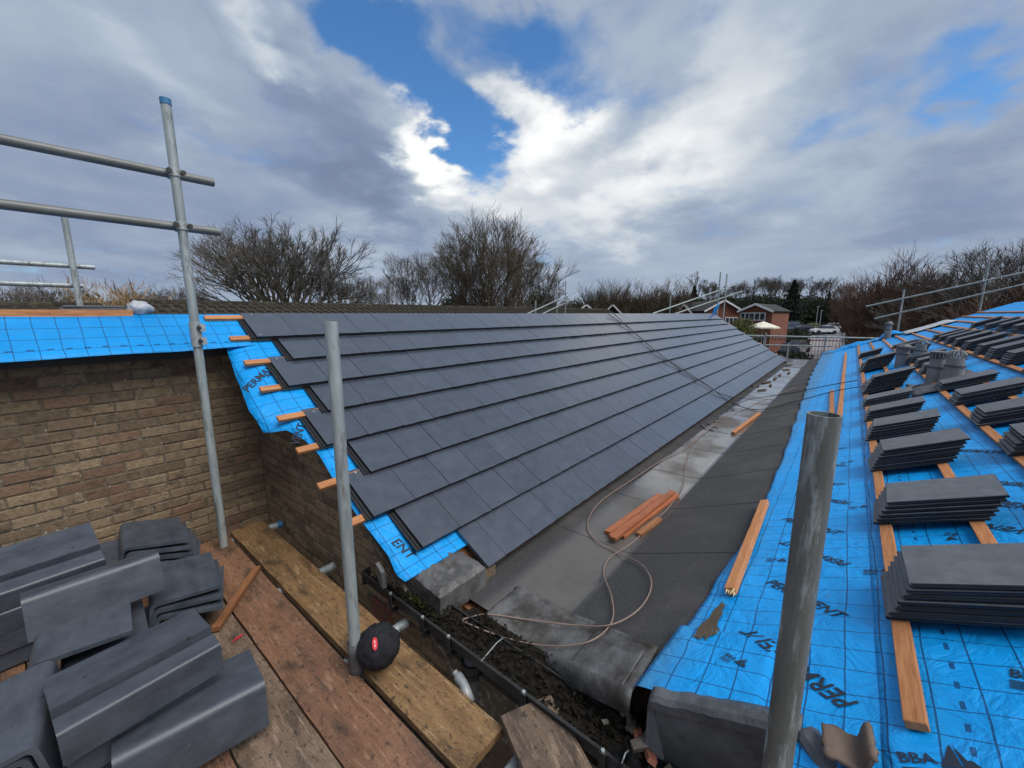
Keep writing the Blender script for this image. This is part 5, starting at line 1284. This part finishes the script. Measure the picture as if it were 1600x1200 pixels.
gable_house(900, 932, 55, 477, 490, 9, 'small brick gable with white barge boards over the ridge right of two thin uprights', (), yaw=R_(0))
gable_house(944, 970, 58, 477, 490, 9, 'second small gable over the ridge beside the first', (), yaw=R_(0), wallm='far_roof')
gable_house(860, 905, 70, 477, 487, 9, 'dark roof over the ridge behind the two thin uprights', (), yaw=R_(30), barge=False)
gable_house(1298, 1345, 118, 478, 488, 9, 'distant red brick house behind the car park', ((-.4, .80, 2.6, 1.3), (-.4, .30, 2.6, 1.6), (.4, .8, 1.6, 1.2)), yaw=R_(8))
gable_house(1358, 1420, 60, 476, 492, 10, 'house with pale barge boards half hidden in the reddish scrub', (), yaw=R_(10), roofm='far_roof')
# parasol
pc = at(1192, 512, 44); ps = empty('parasol', (pc.x, pc.y, GROUND)); tag(ps, 'cream garden parasol in front of the red brick house', 'parasol')
zc = at(1192, 502, 44).z-GROUND; ze = at(1192, 511, 44).z-GROUND; m = MB(); v = [(0, 0, zc)]+[(1.35*math.cos(k*math.pi/4), 1.35*math.sin(k*math.pi/4), ze) for k in range(8)]+[(1.35*math.cos(k*math.pi/4), 1.35*math.sin(k*math.pi/4), ze-.12) for k in range(8)]
m.add(v, [(0, 1+k, 1+(k+1) % 8) for k in range(8)]+[(1+k, 9+k, 9+(k+1) % 8, 1+(k+1) % 8) for k in range(8)]); m.build('canopy', 'canvas', ps)
m = MB(); m.tube([(0, 0, 0), (0, 0, zc)], .03, 8); m.build('pole', 'white_paint', ps)
# lamp posts
for k, (px, lab) in enumerate(((1277, 'taller lamp post beside the far car park'), (1283, 'shorter lamp post beside the far car park'))):
    q = gp(px, 98); l = empty('lamp_post', q); tag(l, lab, 'lamp post', 'lamp posts by the car park'); hh = at(px, 480 if k == 0 else 486, 98).z-q.z
    m = MB(); m.tube([(0, 0, 0), (0, 0, hh)], .07, 8, r2=.05); m.build('pole', 'steel', l); m = MB(); m.box((.35, 0, hh+.08), (.9, .3, .16)); m.build('lamp_head', 'coupler', l)
# cars
def car(px, dist, yaw, paint, label):
    c = empty('parked_car', gp(px, dist)+Vector((0, 0, .06))); c.rotation_euler = (0, 0, R_(yaw)); tag(c, label, 'car', 'parked cars beyond the roofs')
    prof_ = [(-2.1, .35), (-2.15, .75), (-1.5, .92), (-1.35, .95), (1.0, .95), (1.9, .82), (2.1, .6), (2.1, .35)]
    m = MB(); M_ = Matrix.Rotation(R_(90), 3, 'Z'); m.extrude([(y, z) for y, z in prof_], -.85, .85); o = m.build('body', paint, c); fixn(o.data)
    m = MB(); m.add([(-.78, -1.55, .94), (.78, -1.55, .94), (.78, 1.0, .94), (-.78, 1.0, .94), (-.62, -1.1, 1.45), (.62, -1.1, 1.45), (.62, .35, 1.45), (-.62, .35, 1.45)], [(0, 1, 5, 4), (1, 2, 6, 5), (2, 3, 7, 6), (3, 0, 4, 7)]); o = m.build('window', 'glass', c); fixn(o.data)
    m = MB(); m.box((0, -.375, 1.47), (1.28, 1.5, .05)); m.build('roof', paint, c)
    for x in (-.86, .86):
        for y in (-1.3, 1.3):
            m = MB(); m.tube([(x-.1, y, .33), (x+.1, y, .33)], .33, 12); m.build('wheel', 'rubber', c)
for a in ((1229, 94, 60, 'car_dark', 'dark car parked beside the red brick house'), (1238, 100, 60, 'car_blue', 'dark blue car parked behind the first in the car park'), (1256, 96, 40, 'car_dark', 'black car parked in front of the round bush'), (1215, 62, 70, 'car_silver', 'silver car below the parasol behind the railings'), (1232, 58, 75, 'car_blue', 'blue car seen through the railings'), (1250, 64, 70, 'car_silver', 'silver car seen through the railings by the round bush'), (1291, 95, 30, 'car_white', 'white car in front of the distant brick house'), (1303, 98, 30, 'car_white', 'second white car in front of the distant brick house')): car(*a)

# ------------------------------------------------------------------ trees
def grow(b, p, d, L_, r, n, rnd, ang, up, ratio, twigs, rmin=.010):
    bend = Vector((rnd.gauss(0, .10), rnd.gauss(0, .10), rnd.gauss(0, .06)+up))
    m = p+d*(L_*.5); d2 = (d+bend).normalized(); q = m+d2*(L_*.5)
    b.tube([p, m, q], max(r, rmin), 3 if n < 4 else 5, False, r2=max(r*.72, rmin*.8))
    if n <= 3:
        for k in range(twigs):
            f = rnd.uniform(.15, 1); base = p.lerp(q, f); ax = d2.orthogonal(); ax.rotate(Matrix.Rotation(rnd.uniform(0, 6.283), 3, d2))
            td = (d2+ax.normalized()*rnd.uniform(.4, 1.0)+Vector((0, 0, up))).normalized(); tl = L_*rnd.uniform(.45, .9)
            mm = base+td*tl*.5; td2 = (td+Vector((rnd.gauss(0, .15), rnd.gauss(0, .15), rnd.gauss(0, .1)+up))).normalized()
            b.tube([base, mm, mm+td2*tl*.5], rmin, 3, False, r2=rmin*.6)
    if n == 0: return
    kids = 3 if rnd.random() < .35 else 2; a0 = rnd.uniform(0, 6.283)
    for k in range(kids):
        th = R_(rnd.uniform(ang*.35, ang*1.25)); ax = d2.orthogonal().normalized(); ax.rotate(Matrix.Rotation(a0+k*6.283/kids+rnd.uniform(-.5, .5), 3, d2))
        nd = d2.copy(); nd.rotate(Matrix.Rotation(th, 3, ax)); nd = (nd+Vector((0, 0, up))).normalized()
        grow(b, q, nd, L_*ratio*rnd.uniform(.82, 1.12), r*(.72 if kids == 2 else .64), n-1, rnd, ang, up, ratio, twigs, rmin)
TREES = {}
def tree_kind(name, seed, trunk_h, stems, lean, L0, depth, ang, up, ratio, twigs, tw, r0, rmin=.012):
    rnd = random.Random(seed); t = MB(); c = MB()
    t.tube([(0, 0, -.3), (.05, 0, trunk_h*.5), (0, .08, trunk_h)], r0, 8, True, r2=r0*.8)
    for k in range(stems):
        a = 2*math.pi*(k*.618034); le = math.sqrt((k+.3)/stems)*lean
        d = Vector((math.cos(a)*le, math.sin(a)*le, 1)).normalized()
        grow(c, Vector((0, .05, trunk_h*.96)), d, L0*rnd.uniform(.85, 1.15)*(1 if stems < 3 else (1.1-.25*le/max(lean, .01))), r0*(.8 if stems < 3 else .55), depth, rnd, ang, up, ratio, twigs, rmin)
    hm = sorted(v[2] for v in c.v)[int(len(c.v)*.998)]
    TREES[name] = (t.mesh('trunk', 'bark', True), c.mesh('crown', tw), hm)
tree_kind('dome', 21, 2.0, 12, .85, 3.0, 6, 21, .03, .80, 4, 'twig', .42, .013)
tree_kind('dome2', 5, 2.4, 5, .75, 2.6, 6, 26, .04, .80, 4, 'twig', .30, .013)
tree_kind('dome3', 15, 3.0, 3, .5, 2.8, 6, 28, .03, .80, 4, 'twig', .30, .013)
tree_kind('upright', 2, 4.0, 4, .30, 3.0, 6, 20, .06, .80, 3, 'twig', .30, .016)
tree_kind('spindly', 3, 2.4, 6, .48, 3.6, 5, 20, .05, .80, 3, 'twig_brown', .20, .014)
tree_kind('brush', 4, .5, 16, .42, 2.4, 3, 14, .10, .80, 5, 'twig_brown', .10, .013)
tree_kind('redbrush', 6, .5, 18, .55, 2.2, 3, 16, .09, .80, 6, 'twig_red', .10, .012)
tree_kind('tan', 7, 1.6, 5, .8, 1.8, 5, 34, -.03, .80, 4, 'twig_tan', .2, .012)
tree_kind('far', 8, 4.5, 3, .35, 3.2, 6, 25, .05, .80, 3, 'twig', .34, .026)
tree_kind('far2', 18, 5.5, 2, .25, 3.4, 6, 23, .05, .80, 3, 'twig', .34, .026)
def leafy(name, seed, H, W, n, size, m, shape):
    rnd = random.Random(seed); c = MB(); t = MB(); t.tube([(0, 0, -.2), (0, 0, H*.9)], .03*H, 8, True, r2=.05)
    for k in range(n):
        if shape == 'cone':
            z = rnd.uniform(.10, 1)**.9*H; a_ = rnd.uniform(0, 6.283); lay = .62+.55*max(0, math.sin(z*3.6))*(.6+.4*math.sin(a_*2.5+z)); r = W*(1-(z/H)**1.4)*lay*rnd.uniform(.2, 1); a = a_; p = Vector((r*math.cos(a), r*math.sin(a), z-.10*r))
        else:
            d = Vector((rnd.gauss(0, 1), rnd.gauss(0, 1), rnd.gauss(0, 1))).normalized(); rr_ = rnd.uniform(.55, 1)*(1+.28*noise.noise(d*2.2+Vector((seed, 0, 0)))); p = Vector((d.x*W*rr_, d.y*W*rr_, H*.52+d.z*H*.48*rr_))
        s = size*rnd.uniform(.6, 1.4); M_ = Euler((rnd.uniform(0, 6), rnd.uniform(0, 6), rnd.uniform(0, 6))).to_matrix()
        c.add([M_ @ Vector(q)*s+p for q in ((-1, -.35, 0), (.2, -.5, .2), (1, 0, 0), (.1, .5, .15))], [(0, 1, 2, 3)])
    TREES[name] = (t.mesh('trunk', 'bark', True), c.mesh('crown', m), H)
leafy('conifer', 11, 16, 4.6, 7000, .30, 'needle', 'cone')
leafy('evergreen', 12, 8, 3.6, 9000, .17, 'hedge_leaf', 'ball')
leafy('bush', 13, 4.5, 2.2, 8000, .10, 'bush_leaf', 'ball')
leafy('lowbush', 14, 2.0, 2.2, 2600, .14, 'hedge_leaf', 'ball')
def plant(kind, px, dist, top_py, label, cat='tree', group=None, wx=1.0, name='bare_tree', base_z=None, rot=None):
    tm, cm, H = TREES[kind]; p = gp(px, dist); ztop = at(px, top_py, dist).z; s = (ztop-p.z)/H
    r = empty(name, p); r.rotation_euler = (0, 0, random.uniform(0, 6) if rot is None else rot); r.scale = (s*wx, s*wx, s)
    link('trunk', tm, r); link('crown', cm, r); tag(r, label, cat, group); return r
plant('dome', 450, 46, 343, 'large bare tree with a wide rounded crown left of centre behind the mossy roof', wx=1.05)
plant('dome2', 535, 50, 418, 'smaller bare tree tucked against the right side of the rounded tree', wx=1.0)
plant('dome3', 575, 58, 432, 'low bare tree between the rounded tree and the upright pair', wx=.8)
plant('upright', 640, 52, 398, 'bare upright tree, left one of the pair left of the tall thicket')
plant('dome3', 672, 54, 393, 'bare upright tree, right one of the pair left of the tall thicket', wx=.8)
plant('dome3', 612, 60, 430, 'thin bare tree at the left foot of the upright pair', wx=.6)
plant('upright', 722, 40, 375, 'dense bare tree at the left of the tall spindly thicket', wx=1.0)
plant('spindly', 752, 38, 332, 'tallest spindly bare tree rising above the centre of the thicket', wx=1.0)
plant('spindly', 790, 40, 340, 'spindly bare tree with reaching limbs at the right of the thicket', wx=1.25)
plant('spindly', 770, 44, 372, 'bare tree in the middle of the tall spindly thicket', wx=1.0)
plant('dome2', 825, 42, 405, 'bare spreading tree at the right foot of the tall thicket', wx=.75)
plant('brush', 740, 39, 425, 'dense brown brush at the foot of the tall thicket, left', 'shrub', wx=1.3, name='bare_shrub')
plant('brush', 790, 39, 430, 'dense brown brush at the foot of the tall thicket, right', 'shrub', wx=1.3, name='bare_shrub')
plant('evergreen', 845, 62, 452, 'dark rounded evergreen behind the right foot of the tall thicket', wx=.75, name='evergreen_tree')
plant('evergreen', 712, 60, 458, 'dark evergreen low behind the left foot of the tall thicket', wx=.8, name='evergreen_tree')
for k, (px, d, ty) in enumerate(((925, 58, 436), (945, 62, 440), (965, 60, 436), (985, 60, 448), (1005, 58, 442), (1025, 60, 434), (1045, 62, 440), (1060, 64, 446))):
    plant('brush', px, d, ty, '%s tall brown coppice shrub from the left in the screen behind the far ridge' % ORD[k+1], 'shrub', 'coppice screen behind the far ridge', wx=1.15, name='bare_shrub')
for k, (px, d, ty) in enumerate(((934, 78, 466), (956, 80, 468), (978, 78, 468), (1000, 80, 466), (1022, 78, 467), (1044, 80, 466), (895, 82, 468))):
    plant('evergreen', px, d, ty, '%s dark evergreen from the left low behind the coppice screen' % ORD[k+1], 'shrub', 'evergreens behind the coppice screen', wx=.9, name='evergreen_shrub')
for k, (px, d, ty) in enumerate(((1086, 96, 424), (1110, 98, 440), (1128, 112, 446), (1150, 115, 440), (1172, 118, 436), (1195, 116, 432), (1215, 118, 430), (1240, 122, 434), (1262, 120, 432), (1284, 120, 433), (1160, 125, 438), (1205, 128, 434), (1300, 128, 446), (1318, 125, 440))):
    plant('far' if k % 2 else 'far2', px, d, ty, '%s bare tree from the left in the wood beyond the car park' % ORD[k+1], 'tree', 'bare trees of the wood beyond the car park', wx=.75)
for k, (px, d, ty) in enumerate(((1075, 110, 458), (1100, 112, 466), (1130, 112, 460), (1155, 112, 464), (1180, 114, 458), (1205, 114, 462), (1262, 116, 460), (1285, 116, 466), (1230, 118, 464), (1308, 118, 466), (1330, 116, 468))):
    plant('evergreen', px, d, ty, '%s dark evergreen from the left at the foot of the far wood' % ORD[k+1], 'tree', 'evergreens at the foot of the far wood', wx=1.15, name='evergreen_tree')
plant('conifer', 1236, 105, 438, 'tall dark conifer standing in the far wood right of the brick house', name='conifer', wx=1.5)
plant('conifer', 1292, 110, 455, 'small dark conifer at the right end of the far wood', name='conifer', wx=.9)
plant('conifer', 1082, 95, 447, 'dark conifer at the left end of the far wood', name='conifer', wx=1.2)
for k, (px, d, ty) in enumerate(((1336, 60, 452), (1348, 50, 428), (1366, 46, 438), (1388, 42, 412), (1412, 40, 398), (1436, 40, 412), (1460, 38, 430), (1482, 40, 440), (1375, 50, 445), (1352, 54, 458))):
    plant('redbrush', px, d, ty, '%s reddish bare shrub from the left beyond the far end of the blue roof' % ORD[k+1], 'shrub', 'reddish scrub beyond the blue roof', wx=.95, name='bare_shrub')
plant('dome2', 1540, 34, 385, 'bare tree with open crown behind the taller upright at the right', wx=1.0)
plant('dome3', 1600, 32, 378, 'bare tree at the right edge of the picture', wx=.9)
plant('dome2', 1500, 44, 425, 'small bare tree left of the open crowned tree at the right', wx=.8)
for k, (px, d, ty) in enumerate(((1500, 34, 452), (1530, 33, 448), (1560, 32, 445), (1590, 30, 440), (1620, 30, 436), (1470, 36, 460), (1440, 38, 462), (1410, 40, 465))):
    plant('redbrush', px, d, ty, '%s russet hedge shrub from the right below the guard rails' % ORD[8-k], 'shrub', 'russet hedge below the guard rails', wx=1.25, name='bare_shrub')
plant('tan', 175, 24, 440, 'tan weeping bare tree behind the far left mossy roof', wx=1.0)
plant('tan', 150, 26, 446, 'second tan bare tree left of the weeping one', wx=.8)
for k, (px, d, ty) in enumerate(((15, 30, 448), (60, 32, 452), (95, 32, 440), (215, 40, 452), (275, 44, 446), (305, 46, 455), (240, 48, 458), (-20, 30, 446))):
    plant('dome2', px, d, ty, '%s small bare tree in the row low behind the far left roof' % ORD[k+1], 'tree', 'small bare trees behind the far left roof', wx=.85)
for k, (px, d) in enumerate(((30, 34), (80, 34), (130, 38), (200, 46), (250, 50), (300, 54))):
    plant('evergreen', px, d, 466, '%s low dark hedge bush from the left behind the far left roof' % ORD[k+1], 'shrub', 'hedge bushes behind the far left roof', wx=1.0, name='evergreen_shrub')
plant('bush', 1160, 40, 494, 'leafy green bush at the far end of the slate roof beside the parasol', 'bush', wx=.56, name='leafy_bush')
plant('lowbush', 1248, 66, 514, 'round dark clipped bush in front of the car park', 'bush', wx=.5, name='round_bush')
plant('lowbush', 1243, 38, 548, 'low brown-green bush behind the railings', 'bush', wx=.7, name='round_bush')
for k, (px, d, ty) in enumerate(((1345, 34, 520), (1362, 34, 518), (1205, 40, 540))):
    plant('redbrush', px, d, ty, '%s low twiggy shrub from the left behind the railings' % ORD[k+1], 'shrub', 'low twiggy shrubs behind the railings', wx=.8, name='bare_shrub')
